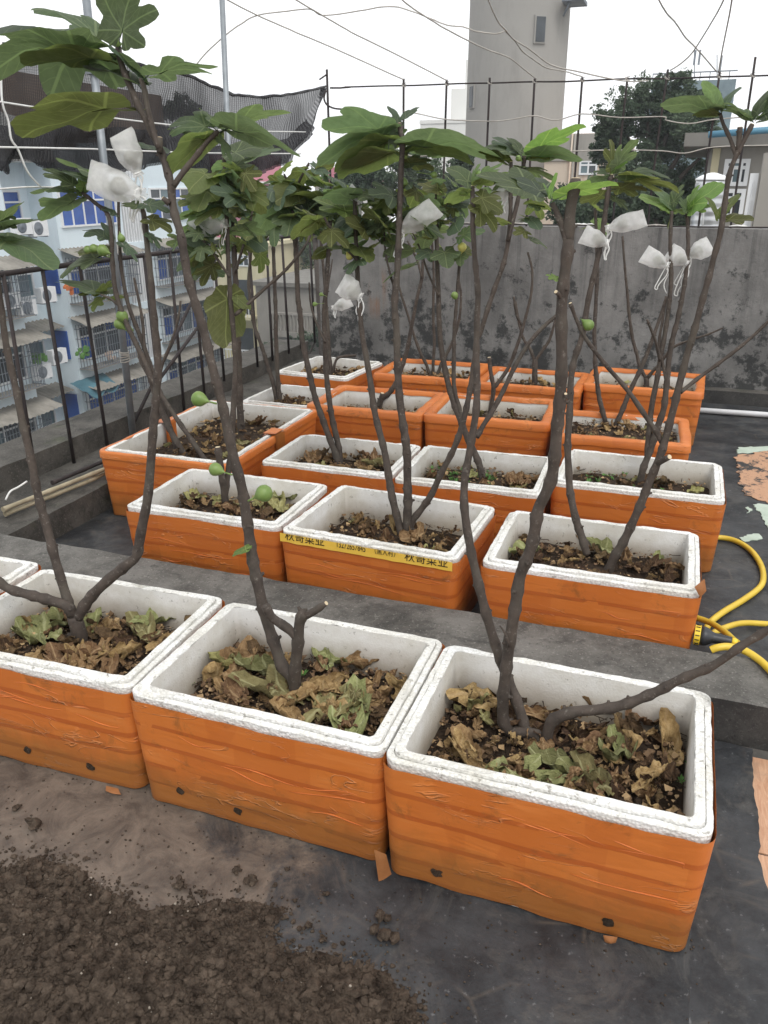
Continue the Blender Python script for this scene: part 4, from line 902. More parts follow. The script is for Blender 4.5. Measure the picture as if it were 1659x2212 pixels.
# printed yellow tape under the rim of the second row box
b = BOX['2M']; e = b['xf'].to_3x3(); ux = e @ Vector((1, 0, 0)); n_ = e @ Vector((0, -1, 0)); h = b['h']
strip = MB(); zt_, zb_ = h-.011, h-.041
strip.grid(lambda u, v_: b['xf'] @ Vector((.004+(b['L']-.012)*u, -.0090+nz((u*9, v_, 0), 1)*.0006, zb_+(zt_-zb_)*v_+(nz((u*14, 1, 0), 1)*.003 if v_ == 0 else 0))), 60, 3)
ys = strip.build('printed_tape', M['tape_yellow'], b['o'])
def text_part(txt, u, size, parent, cut_lo, cut_hi, xs=1.0):
    import bmesh
    cu_ = bpy.data.curves.new('lettering', 'FONT'); cu_.body = txt; cu_.size = size; cu_.extrude = .0002
    to = bpy.data.objects.new('tmp_text', cu_); COL.objects.link(to); bpy.context.view_layer.update()
    me = bpy.data.meshes.new_from_object(to.evaluated_get(bpy.context.evaluated_depsgraph_get())); bpy.data.objects.remove(to); bpy.data.curves.remove(cu_)
    bm = bmesh.new(); bm.from_mesh(me)
    for co, no in (((0, cut_hi, 0), (0, 1, 0)), ((0, cut_lo, 0), (0, -1, 0))):
        bmesh.ops.bisect_plane(bm, geom=bm.verts[:]+bm.edges[:]+bm.faces[:], plane_co=co, plane_no=no, clear_outer=True)
    wid = max((v_.co.x for v_ in bm.verts), default=0)
    org = ORG[b['o'].name]
    for v_ in bm.verts: v_.co = (b['xf'] @ Vector((u+v_.co.x*xs, -.0103-v_.co.z, zt_-cut_hi+v_.co.y)))-org
    bm.to_mesh(me); bm.free(); me.materials.clear(); me.materials.append(M['ink_black']); o = bpy.data.objects.new('lettering', me); COL.objects.link(o); o.parent = parent; ORG[o.name] = org; return wid*xs
TXT = [('秋哥菜业', .022, .036, 1.0), ('13272657845', .205, .030, .62), ('（黑人村）', .325, .026, .72), ('秋哥菜业', .435, .036, .98)]
for t_, u, s_, xs in TXT: text_part(t_, u, s_, ys, -.004, s_*.50, xs)

for i_ in range(9):      # faint worn print on a back row box
    b5 = BOX['5a']; q5 = Vector((.27+.026*i_+rnd.uniform(-.004, .004), -.0078, b5['h']-.075)); mb = MB()
    for j_ in range(3): mb.box(*[tuple(q5+Vector(d_)) for d_ in ((-.007, -.0006, -.012+.009*j_), (rnd.uniform(.002, .008), .0004, -.009+.009*j_))])
    mb.v = [tuple(b5['xf'] @ Vector(v_)) for v_ in mb.v]; mb.build('print_mark', M['brown_wall'], b5['o'])
# ---------------------------------------------------------------- leaves
def leaf_mesh(name, lobes, mat, petiole=.28, droop=.25, fold=.18, wave=.05, seed=0, rings_n=6, curl=0.0, crumple=0.0, pw=.009, fmin=.22):
    r_ = random.Random(seed); mb = MB(); angs = set(np.round(np.linspace(-168, 168, 57), 2).tolist())
    for (t, l_, w_) in lobes: angs.add(round(float(t), 2))
    angs = sorted(angs); S = 1-petiole
    def rad(t):
        v_ = fmin*(1-.25*(abs(t)/168)**4)
        for (tc_, l_, w_) in lobes:
            q = 1-((t-tc_)/w_)**2
            if q > 0: v_ = max(v_, l_*q**.33)
        return v_*(1+.02*math.sin(t*.9+seed)+.018*math.sin(t*1.1*math.pi/2))*(1+.05*math.sin(t*.11+seed*1.7))
    info = []
    for t in angs:
        near = min(lobes, key=lambda L_: abs(t-L_[0])); info.append((t, rad(t), near[0]))
    def disp(x, y):
        z = -droop*(max(0, y)**2*.9+x*x*.8)+fold*abs(x)*.55*(1-.4*abs(x))+wave*(math.sin(x*9+seed)*abs(x)+math.sin(y*8+seed*2)*.35)+.03*noise.noise(Vector((x*3, y*3, seed)))
        p = Vector((x, y, z))
        if crumple: p += Vector((noise.noise(Vector((x*3.1, y*3.1, seed+3))), noise.noise(Vector((x*3.1, y*3.1, seed+7))), noise.noise(Vector((x*3.6, y*3.6, seed+11)))*1.5+.55*noise.noise(Vector((x*8, y*8, seed)))))*crumple+Vector((.25*noise.noise(Vector((x*13, y*9, seed+1))), .25*noise.noise(Vector((x*9, y*13, seed+2))), .45*noise.noise(Vector((x*12, y*12, seed+5)))))*crumple
        if curl:   # roll the sides up round the midrib and the tip over
            a_ = p.x*curl*3.2; rc = 1/(curl*3.2); p = Vector((math.sin(a_)*rc, p.y, p.z+(1-math.cos(a_))*rc))
            a_ = (p.y-.2)*curl*2.0
            if p.y > .2: rc = 1/(curl*2.0); p = Vector((p.x, .2+math.sin(a_)*(rc-p.z*.5), p.z*math.cos(a_)+(1-math.cos(a_))*rc*.8))
        return p
    mb.v.append(tuple(disp(0, 0)*S+Vector((0, petiole, 0)))); m_ = len(angs); uvv = [(0, 0)]
    for k in range(1, rings_n+1):
        f = (k/rings_n)**.9
        for (t, rr, tn) in info:
            x = math.sin(R(t))*rr*f; y = math.cos(R(t))*rr*f; mb.v.append(tuple(disp(x, y)*S+Vector((0, petiole, 0))))
            dd = R(t-tn); uvv.append((math.sin(dd)*rr*f, math.cos(dd)*rr*f))
    def F(ix): mb.face(ix, [uvv[i] for i in ix], True)
    for j in range(m_-1):
        F((0, 1+j+1, 1+j))
        for k in range(rings_n-1):
            a_ = 1+k*m_+j; F((a_, a_+1, a_+1+m_, a_+m_))
    if petiole > .05:
        base = len(mb.v); p0 = disp(0, 0)*S
        mb.tube([(0, 0, -.03), (0, petiole*.5, .02*1), (0, petiole, p0.z-.004), (0, petiole+.10, disp(0, .10/S).z*S-.006)], [pw, pw*.85, pw*.8, pw*.3], 6)
    uvn = []
    return mb.mesh(name, mat)
L5 = [(0, 1.0, 27), (48, .86, 25), (-48, .86, 25), (104, .58, 33), (-104, .58, 33), (150, .33, 26), (-150, .33, 26)]
L5b = [(0, 1.0, 25), (45, .80, 21), (-47, .84, 21), (98, .52, 28), (-95, .50, 28), (148, .26, 26), (-148, .26, 26)]
L3 = [(0, 1.0, 34), (52, .78, 32), (-52, .78, 32), (120, .45, 42), (-120, .45, 42)]
L1 = [(0, 1.0, 58), (60, .62, 50), (-60, .62, 50), (125, .38, 50), (-125, .38, 50)]
LF = {}
for mn, pre in (('leaf_green', 'g'), ('leaf_dark', 'd'), ('leaf_olive', 'o'), ('leaf_bright', 'b')):
    for vi, (lob, dr, fo, wa) in enumerate([(L5, .22, .30, .05), (L5b, .30, .22, .07), (L3, .18, .42, .05), (L1, .30, .35, .06), (L5, .42, .20, .09)]):
        LF[pre+str(vi)] = leaf_mesh('fig_leaf', lob, M[mn], .27 if vi != 3 else .22, dr, fo, wa, seed=vi*3+ord(pre), fmin=.46 if vi != 1 else .36)
DRY = []
for mn, nv in (('dry_brown', 5), ('dry_dark', 4), ('dry_olive', 3), ('wilt_green', 3)):
    DRY.append([leaf_mesh('dry_leaf', [L3, L1, L5, L3, L1][v_ % 5], M[mn], .16 if v_ % 2 else .04, .1, .15, .06, seed=v_*5+len(mn), curl=[.6, .9, .42, 1.1, .75][v_ % 5], crumple=[.17, .13, .20, .14, .20][v_ % 5], pw=.014, fmin=.34) for v_ in range(nv)])
for grp_ in DRY:
    for me_ in grp_: me_.polygons.foreach_set('use_smooth', [True]*len(me_.polygons))
def rotm(y_, z_): # matrix whose local Y axis is y_ and local Z close to z_
    y_ = y_.normalized(); x_ = y_.cross(z_).normalized(); z2 = x_.cross(y_).normalized()
    return Matrix((x_, y_, z2)).transposed().to_4x4()
def leaf_px(tr, att, tip, Y, face=.5, kind='g0', dY=0.0, flip=1, wid=1.0):
    A_ = onY(att[0], att[1], Y); T_ = onY(tip[0], tip[1], Y+dY); ax = T_-A_; L_ = ax.length
    view = (A_-CAM).normalized(); s0 = ax.normalized().cross(view).normalized(); n0 = s0.cross(ax.normalized())
    n0 = -view - ax.normalized()*(-view).dot(ax.normalized()); n0.normalize()
    ph = math.acos(max(-1, min(1, face*.90))); best = None; wid *= .94
    for sg in (1, -1):
        q = Matrix.Rotation(ph*sg, 3, ax.normalized()) @ n0
        for n2 in (q, -q):
            if best is None or n2.z*flip > best.z*flip: best = n2
    m_ = Matrix.Translation(A_) @ rotm(ax, best) @ Matrix.Diagonal((L_*wid, L_, L_, 1))
    return inst('leaf', LF[kind], tr, m_)
def leaf_3d(tr, A_, az, el, L_, kind, roll=0):
    ax = Vector((math.cos(az)*math.cos(el), math.sin(az)*math.cos(el), math.sin(el)))
    up = Matrix.Rotation(roll, 3, ax) @ Vector((0, 0, 1))
    return inst('leaf', LF[kind], tr, Matrix.Translation(A_) @ rotm(ax, up) @ Matrix.Scale(L_, 4))
def cluster(tr, px, py, Y, n, L_, sd_, kinds='gdgo', up=.15):
    r_ = random.Random(sd_); A0 = onY(px, py, Y); az = r_.uniform(0, 6.28)
    for k in range(n):
        az += 2.4+r_.uniform(-.4, .4); el = r_.uniform(-.75, .55)+up*(k/n); l_ = L_*r_.uniform(.5, 1.05)
        leaf_3d(tr, A0-Vector((0, 0, .026*k*r_.uniform(.3, 1.5))), az, el, l_, r_.choice(kinds)+str(r_.randint(0, 4)), r_.uniform(-.9, .9))

# ---------------------------------------------------------------- fig trees
def stem_mesh(mb, P_, r0, r1, sd_, n=9, spurs=True, cut=True):
    r_ = random.Random(sd_); pts = smooth_path(P_, 4); out = [pts[0]]
    for p in pts[1:]:
        d_ = (p-out[-1]).length
        if d_ > .03:
            m_ = int(d_/.02); q0 = out[-1].copy()
            for i in range(1, m_+1): out.append(q0.lerp(p, i/m_))
        elif d_ > .008: out.append(p)
    if len(out) < 3: out = [pts[0], pts[0].lerp(pts[-1], .5), pts[-1]]
    m_ = len(out); s = [0]
    for i in range(1, m_): s.append(s[-1]+(out[i]-out[i-1]).length)
    tot = s[-1]; nodes = []; x = r_.uniform(.02, .06)
    while x < tot: nodes.append(x); x += r_.uniform(.035, .085)
    rad = []; jit = []
    for i in range(m_):
        t = s[i]/tot; rr = r0+(r1-r0)*t
        k = max((math.exp(-((s[i]-q)/.010)**2) for q in nodes), default=0)
        rad.append(rr*(1+.26*k+.05*noise.noise(Vector((s[i]*20, sd_, 0)))))
        jit.append(out[i]+Vector((noise.noise(Vector((s[i]*7, sd_, 1))), noise.noise(Vector((s[i]*7, sd_, 5))), 0))*rr*.35*min(1, t*8))
    if cut: rad[-1] *= .92
    mb.tube(jit, rad, n)
    if spurs:
        for q in nodes:
            i = min(range(m_), key=lambda j: abs(s[j]-q))
            if 0 < i < m_-1 and r_.random() < .8:
                t_ = (jit[i+1]-jit[i-1]).normalized(); a_ = t_.cross(Vector((r_.gauss(0, 1), r_.gauss(0, 1), r_.gauss(0, .3)))).normalized()
                l_ = rad[i]*r_.uniform(1.0, 1.42); mb.tube([jit[i]+a_*rad[i]*.4, jit[i]+a_*l_+t_*rad[i]*.3], [rad[i]*.45, rad[i]*.22], 5)
    return jit, rad
TR = {}
def figtree(key, base, label, stems, soil=None, grp='fig trees growing in the foam boxes'):
    b = BOX[key]; B_ = onZ(base[0], base[1], b['zs']+.004); 
    o = thing('fig_tree', B_, label, 'fig tree', grp); Y0 = B_.y
    for si, st_ in enumerate(stems):
        pts, w0, w1 = st_[0], st_[1], st_[2]; ya = st_[3] if len(st_) > 3 else 0; yb = st_[4] if len(st_) > 4 else 0
        n_ = len(pts); P_ = [onY(u, v_, Y0+ya+(yb-ya)*i/(n_-1)) for i, (u, v_) in enumerate(pts)]
        if st_[5:] == () and abs(pts[0][1]-base[1]) < 16 and abs(pts[0][0]-base[0]) < 30: P_[0].z = b['zs']-.03
        r0 = .86*w0/2*depth(P_[0])/FOC; r1 = .88*w1/2*depth(P_[-1])/FOC; mb = MB()
        j_, rd = stem_mesh(mb, P_, r0, r1, si*13+base[0], 10 if w0 > 14 else 7)
        so_ = mb.build('stem', M['bark'], o)
        if w1 >= 9 and isinstance(w1, int):
            d_ = (j_[-1]-j_[-2]).normalized(); MB().tube([j_[-1]-d_*.0005, j_[-1]+d_*.0012], [rd[-1]*.86]*2, 10).build('cut_end', M['cut_wood'], so_)
    TR[key+label[:0]] = (o, Y0); return o, Y0
def fig(tr, px, py, Y, d_px, att=None, mat='fig_green', hang=None):
    c = onY(px, py, Y); r = d_px/2*depth(c)/FOC; A_ = onY(*att, Y) if att else c+Vector((0, 0, r*2.2))
    ax = (c-A_).normalized(); mb = MB()
    prof = [(-1.75, .06), (-1.5, .09), (-1.15, .30), (-.7, .68), (-.3, .92), (.1, 1.0), (.5, .90), (.8, .62), (.95, .30), (1.0, .14), (.96, .05)]
    n = 20; ref = Vector((0, 0, 1)) if abs(ax.z) < .9 else Vector((1, 0, 0)); a_ = ax.cross(ref).normalized(); b_ = ax.cross(a_); b0 = 0
    for (h_, q) in prof:
        for k in range(n):
            w = 2*math.pi*k/n; rr = q*r*(1+.025*math.cos(w*9)); mb.v.append(tuple(c+ax*h_*r+(a_*math.cos(w)+b_*math.sin(w))*rr))
    for i in range(len(prof)-1):
        for k in range(n): k2 = (k+1) % n; mb.face((i*n+k, i*n+k2, (i+1)*n+k2, (i+1)*n+k), None, True)
    mb.face([(len(prof)-1)*n+k for k in range(n)]); mb.face([k for k in range(n)][::-1])
    s_ = c-ax*r*1.6
    if (A_-s_).length > .004: mb.tube([s_, A_], [r*.11, r*.13], 6)
    return mb.build('fig', M[mat], tr)
GB = 'white organza bag tied round a fig'
def bag(neck, end, w_px, Y, label, sd_, figpos=.38, figr=None, tr=None, strings=2, sl=60):
    r_ = random.Random(sd_); A_ = onY(*neck, Y); E_ = onY(*end, Y+r_.uniform(-.02, .02)); ax = (E_-A_); L_ = ax.length; ax.normalize(); dp = depth(A_)/FOC
    view = (A_-CAM).normalized(); sx_ = ax.cross(view).normalized(); sz_ = sx_.cross(ax); W_ = w_px*dp/2
    o = thing('mesh_bag', A_, label, 'mesh bag', 'organza bags over the ripening figs'); ph = r_.uniform(0, 6)
    def P_(u, v_):
        w = 2*math.pi*u; t = v_
        wid = W_*(.42-.9*t if t < .10 else (.33+.67*min(1, ((t-.10)/.32))**.8))*(1 if t < .86 else 1)
        th_ = W_*((.40-.8*t) if t < .10 else (.30+.5*math.sin(min(1, (t-.1)/.9)*math.pi)**.8*(1-.25*t)))*(1 if t < .9 else max(.05, (1-t)/.1))
        ruff = 1+(.30*math.sin(w*5+ph)*(1-t/.16) if t < .16 else .05*math.sin(w*4+ph+t*5))
        c_ = (abs(math.cos(w))**.75)*(1 if math.cos(w) > 0 else -1); s_ = math.sin(w)
        return A_+ax*(L_*(t*1.10-.10)+(.05*L_*c_*math.sin(ph) if t > .8 else 0))+sx_*c_*wid*ruff+sz_*s_*th_*ruff+(sx_*noise.noise(Vector((u*4, t*5, ph)))+sz_*noise.noise(Vector((u*5, t*6, ph+4))))*W_*.16*(t > .05)
    MB().grid(P_, 36, 22).build('pouch', M['organza'], o)
    mb = MB()
    for k in range(strings):
        q = [A_+sx_*W_*.1]; l_ = sl*dp*r_.uniform(.6, 1.2); dx = r_.uniform(-.25, .25)*l_
        for t in np.linspace(.1, 1, 8): q.append(A_+Vector((dx*t+.12*l_*math.sin(t*5+k), .004*k, -l_*t)))
        if k % 2 == 0: q += [q[-1]+Vector((-.10*l_, 0, .06*l_)), q[-4]+Vector((-.16*l_, 0, 0)), A_+Vector((-.01*l_, 0, -.05*l_))]
        mb.tube(smooth_path(q, 3), .0021, 5)
    mb.tube([A_+(sx_*math.cos(w)+sz_*math.sin(w))*W_*.34+ax*.002*math.sin(w) for w in np.linspace(0, 6.4, 14)], .0018, 5)
    mb.build('drawstring', M['white_rope'], o)
    if tr is not None:
        c = A_+ax*L_*figpos; r = (figr or w_px*.30)*dp; q = MB(); prof = [(-1.6, .1), (-1.1, .35), (-.6, .75), (0, 1), (.5, .9), (.85, .55), (1, .1)]
        q.lathe(c, ax, [(h_*r, k_*r) for h_, k_ in prof], 16).build('fig', M['fig_bag_shaded'], tr)
    return o
# ---- first row
tA, yA = figtree('A', (170, 1392), 'fig tree forking into three stems low in the left front box', [
 ([(170, 1392), (168, 1360), (158, 1325)], 40, 36.), ([(158, 1332), (145, 1310), (110, 1298), (60, 1284), (20, 1272), (-10, 1250), (-70, 1190)], 26, 18, 0, -.05),
 ([(156, 1335), (147, 1300), (132, 1250), (112, 1185), (95, 1120), (82, 1060), (68, 995), (52, 925), (36, 850), (20, 780), (6, 700), (-6, 600), (-15, 500)], 24, 12, 0, .12),
 ([(168, 1335), (190, 1298), (232, 1254), (270, 1222), (293, 1202), (303, 1165), (318, 1085), (325, 1000), (332, 920), (338, 850), (341, 780), (333, 690), (326, 600), (319, 540), (312, 475), (305, 435)], 27, 12, 0, .15)])
for at_, tp_, f_, k_ in (((-14, 512), (112, 548), .35, 'g3'), ((-14, 505), (72, 462), .3, 'd2'), ((-12, 498), (38, 428), .4, 'g2'), ((-16, 530), (40, 505), .6, 'd0'), ((-20, 470), (28, 475), .5, 'g4'), ((305, 438), (365, 450), .5, 'd0'), ((308, 450), (262, 432), .5, 'g0'), ((312, 470), (372, 492), .6, 'o0'), ((314, 500), (350, 530), .6, 'd1')): leaf_px(tA, at_, tp_, yA+.13, f_, k_)
tB, yB = figtree('B', (640, 1508), 'tallest fig tree with a sawn stump at its foot, leaning over the shade net', [
 ([(640, 1508), (639, 1465), (640, 1420), (642, 1385), (645, 1350), (652, 1330), (662, 1324)], 30, 26.), ([(655, 1332), (672, 1324), (690, 1312), (704, 1303)], 22, 14),
 ([(641, 1378), (622, 1358), (598, 1342), (584, 1330), (574, 1308)], 22, 24., 0, -.01),
 ([(636, 1480), (630, 1462), (610, 1440), (596, 1400), (584, 1365), (570, 1318), (558, 1268), (549, 1225), (541, 1180), (533, 1120), (524, 1060), (508, 1000), (492, 930), (479, 870), (465, 815), (452, 765), (440, 715), (424, 660), (408, 610), (398, 550), (391, 505), (378, 462), (372, 430), (369, 400), (360, 372), (350, 340), (338, 308), (320, 268), (300, 228), (283, 190), (270, 160), (260, 130), (256, 102)], 30, 14., .0, .22),
 ([(344, 322), (334, 290), (325, 255), (316, 215), (311, 188), (303, 172)], 15, 11., .16, .20), ([(375, 402), (395, 374), (424, 338), (450, 305), (476, 278)], 15, 10., .14, .20), ([(366, 440), (352, 428), (346, 432)], 16, 11, .14, .13), ([(345, 330), (345, 290)], 16, 15, .16, .17)])
yb = yB+.21
for at_, tp_, f_, k_, w_, dy in (((256, 108), (284, -52), .95, 'd0', 1.05, .0), ((254, 112), (88, -28), .42, 'g1', .9, .02), ((252, 118), (-42, 78), .42, 'd4', .85, -.03), ((254, 132), (44, 118), .28, 'o2', .8, -.05), ((300, 228), (34, 268), .36, 'o2', .85, -.04), ((303, 172), (466, 106), .36, 'd1', .9, .02), ((303, 174), (240, 86), .40, 'd2', .8, .04), ((258, 120), (330, 170), .35, 'd3', .8, .03), ((310, 190), (195, 128), .30, 'd2', .7, .06),
 ((476, 280), (642, 284), .42, 'd3', .95, -.02), ((474, 282), (362, 240), .75, 'g1', .9, .02), ((474, 284), (620, 224), .30, 'g2', .8, .05), ((470, 286), (358, 352), .40, 'o3', .9, 0), ((468, 290), (505, 345), .5, 'd0', .9, .02), ((450, 305), (385, 262), .5, 'g0', .9, .05), ((472, 280), (450, 232), .6, 'g0', .8, .05), ((344, 330), (290, 292), .4, 'd3', .9, .05)): leaf_px(tB, at_, tp_, yb, f_, k_, dy, 1, w_)
mb = MB(); p = onY(256, 100, yb); mb.tube([p, p+Vector((-.002, 0, .018)), p+Vector((.001, 0, .038))], [.005, .004, .0006], 7); mb.build('bud', M['leaf_bright'], tB)
fig(tB, 430, 862, yB+.04, 34, (468, 872)); fig(tB, 466, 1014, yB+.03, 30, (502, 1026)); fig(tB, 570, 1066, yB+.02, 38, (536, 1082))
leaf_px(tB, (540, 1186), (500, 1190), yB+.02, .6, 'b3')
tC, yC = figtree('C', (1168, 1612), 'low branching fig in the corner box, thick upright limb and long sideways branch', [
 ([(1172, 1612), (1166, 1594), (1150, 1585), (1128, 1582), (1106, 1584), (1093, 1570), (1087, 1545), (1088, 1502), (1094, 1440), (1099, 1400), (1107, 1350), (1114, 1305), (1122, 1248), (1136, 1212), (1150, 1174), (1157, 1140), (1164, 1100), (1180, 1065), (1192, 1030), (1198, 985), (1203, 930), (1209, 870), (1213, 790), (1213, 720), (1215, 655), (1220, 600), (1226, 545), (1227, 512)], 30, 27., 0, .08),
 ([(1150, 1588), (1134, 1572), (1124, 1538), (1110, 1500), (1092, 1455), (1070, 1392), (1050, 1325), (1030, 1245), (1015, 1178), (1003, 1095), (1004, 1035), (1012, 985), (1020, 940), (1029, 885), (1031, 830), (1029, 775), (1030, 700), (1032, 630), (1026, 560), (1022, 500), (1021, 440), (1021, 395)], 27, 11, .01, .2),
 ([(1176, 1606), (1182, 1580), (1192, 1556), (1215, 1545), (1245, 1537), (1285, 1534), (1325, 1528), (1360, 1518), (1394, 1505), (1430, 1489), (1463, 1471), (1500, 1455), (1536, 1440), (1568, 1420), (1600, 1396), (1640, 1372), (1690, 1340), (1760, 1290)], 30, 15, 0, .06),
 ([(1227, 535), (1216, 492), (1205, 462), (1196, 442), (1189, 432)], 17, 13., .08, .09), ([(1228, 530), (1230, 480), (1234, 440), (1241, 405), (1243, 386)], 28, 26, .085, .09), ([(1100, 1398), (1092, 1370), (1080, 1352)], 7, 4, .01, 0), ([(1214, 650), (1206, 635), (1196, 628)], 12, 11, .07, .05), ([(1209, 880), (1222, 858), (1222, 850)], 14, 9, .06, .05)])
for at_, tp_, f_, k_, w_, dy in (((1186, 434), (1040, 358), .40, 'g2', .95, .0), ((1192, 432), (1330, 386), .30, 'b2', .9, .0), ((1184, 430), (1118, 352), .55, 'd3', .9, .06), ((1188, 428), (1196, 372), .6, 'b3', .55, 0), ((1186, 428), (1178, 392), .5, 'b3', .5, .01)): leaf_px(tC, at_, tp_, yC+.09, f_, k_, dy, 1, w_)
leaf_px(tC, (1208, 606), (1180, 590), yC+.07, .5, 'b0')
for at_, tp_, f_, k_ in (((1021, 402), (975, 352), .7, 'g3'), ((1021, 405), (1072, 378), .5, 'o0'), ((1022, 420), (1090, 450), .7, 'o0'), ((1021, 415), (962, 428), .5, 'o3'), ((1022, 430), (1078, 492), .8, 'o0'), ((1021, 396), (1030, 350), .5, 'g1'), ((1021, 400), (1080, 340), .35, 'd1')): leaf_px(tC, at_, tp_, yC+.2, f_, k_)
for a_ in ((1000, 414, 19, (1020, 430)), (1034, 377, 15, (1022, 390))): fig(tC, a_[0], a_[1], yC+.2, a_[2], a_[3], 'fig_yellow' if a_[1] == 536 else 'fig_green')

# ---- second row
t2L, y2L = figtree('2L', (487, 1094), 'slim fig tree behind the leaning tall one, in the box with the notched rim', [
 ([(487, 1094), (484, 1060), (478, 1020), (474, 985), (470, 962)], 19, 16), ([(486, 1078), (490, 1040), (496, 1000), (500, 960), (503, 900), (507, 830), (508, 770), (503, 700), (497, 640), (493, 560), (490, 480), (487, 400), (484, 330)], 15, 9, 0, .15),
 ([(508, 680), (530, 662), (570, 625), (620, 580), (660, 530), (672, 500)], 9, 6, .06, .3), ([(497, 600), (470, 560), (440, 520), (405, 492)], 7, 5, .08, .05)])
cluster(t2L, 486, 335, y2L+.15, 9, .155, 5, 'ggod'); cluster(t2L, 488, 400, y2L+.14, 8, .15, 6, 'gdog'); cluster(t2L, 440, 505, y2L+.06, 4, .12, 7, 'og')
for at_, tp_, f_, k_ in (((496, 620), (478, 738), .95, 'o3'), ((470, 560), (430, 610), .8, 'o1'), ((460, 545), (400, 590), .6, 'o0'), ((506, 640), (540, 662), .7, 'o3')): leaf_px(t2L, at_, tp_, y2L+.1, f_, k_, 0, 1)
fig(t2L, 448, 391, y2L+.12, 20, (486, 398))
t2M, y2M = figtree('2M', (876, 1166), 'three stemmed fig tree in the box with printed yellow tape', [
 ([(874, 1166), (862, 1135), (850, 1085), (842, 1040), (832, 985), (820, 935), (810, 890), (800, 825), (790, 765), (781, 715), (776, 655), (772, 600), (770, 540), (768, 480), (766, 420)], 19, 9, 0, .18),
 ([(877, 1168), (880, 1120), (881, 1070), (880, 1010), (875, 950), (868, 895), (862, 840), (858, 785), (857, 720), (853, 660), (856, 600), (860, 540), (863, 480), (865, 420), (866, 370), (869, 320), (866, 290), (863, 262)], 21, 12, .01, .15),
 ([(880, 1160), (890, 1130), (910, 1100), (930, 1070), (952, 1025), (975, 982), (990, 945), (1002, 905), (1012, 860), (1019, 820), (1026, 770), (1030, 730)], 17, 12., .02, .08),
 ([(1030, 735), (1042, 705), (1056, 660), (1070, 620), (1088, 570), (1098, 520), (1103, 460), (1103, 400), (1104, 350)], 13, 9, .08, .16), ([(770, 560), (748, 535), (722, 505), (700, 470)], 8, 6, .15, .1), ([(1098, 520), (1118, 440), (1128, 380), (1133, 336)], 11, 11, .12, .18), ([(858, 640), (845, 600), (832, 540), (830, 470)], 6, 4, .12, .2)])
Yt = y2M+.15
for at_, tp_, f_, k_, w_, dy in (((864, 284), (700, 262), .42, 'd2', 1, 0), ((864, 282), (690, 316), .3, 'd3', .9, .0), ((866, 300), (728, 338), .34, 'o3', .9, 0), ((867, 330), (742, 352), .3, 'o3', .9, .05), ((862, 270), (845, 225), .6, 'd3', .7, 0), ((864, 275), (822, 240), .5, 'g2', .8, .05), ((870, 320), (1078, 290), .33, 'd3', 1, 0), ((868, 318), (1020, 318), .3, 'o3', .9, .05), ((864, 272), (838, 322), .75, 'd3', .8, 0), ((866, 350), (940, 362), .4, 'o2', .9, .05), ((866, 360), (930, 335), .5, 'g0', .9, .05), ((864, 265), (905, 225), .4, 'd2', .8, .05)): leaf_px(t2M, at_, tp_, Yt, f_, k_, dy, 1, w_)
for at_, tp_, f_, k_, w_, dy in (((1134, 338), (1258, 262), .34, 'b2', 1, 0), ((1136, 340), (1256, 318), .36, 'd3', .9, 0), ((1134, 344), (1200, 332), .4, 'o2', .9, .05), ((1128, 340), (1052, 300), .34, 'g3', .9, 0), ((1128, 338), (1070, 285), .5, 'd0', .8, .05), ((1130, 336), (1105, 290), .6, 'g3', .8, .02), ((1104, 356), (1035, 318), .5, 'o2', .9, 0), ((1106, 360), (1150, 378), .4, 'g2', .9, .02), ((1104, 365), (1205, 370), .3, 'g1', .9, .05), ((1104, 380), (1060, 410), .6, 'g0', .9, 0)): leaf_px(t2M, at_, tp_, y2M+.17, f_, k_, dy, 1, w_)
cluster(t2M, 767, 425, y2M+.18, 8, .13, 15, 'gdo'); cluster(t2M, 830, 475, y2M+.2, 4, .10, 16, 'og'); cluster(t2M, 866, 410, y2M+.16, 5, .14, 17, 'god'); cluster(t2M, 702, 472, y2M+.1, 3, .15, 18, 'o')
leaf_px(t2M, (700, 470), (632, 500), y2M+.1, .45, 'o3', 0, 1, 1.1); leaf_px(t2M, (770, 470), (680, 420), y2M+.16, .5, 'b2')
for a_ in ((893, 296, 18, (872, 318)), (842, 320, 21, (865, 340)), (871, 396, 23, (866, 375)), (938, 378, 14, (900, 372)), (832, 458, 14, (840, 480)), (846, 486, 13, (835, 500)), (755, 553, 17, (740, 528)), (1120, 342, 13, (1130, 350)), (680, 657, 10, (700, 655)), (694, 636, 9, (706, 640))): fig(t2M, a_[0], a_[1], y2M+.15, a_[2], a_[3], 'fig_yellow' if a_[0] == 755 else 'fig_green')
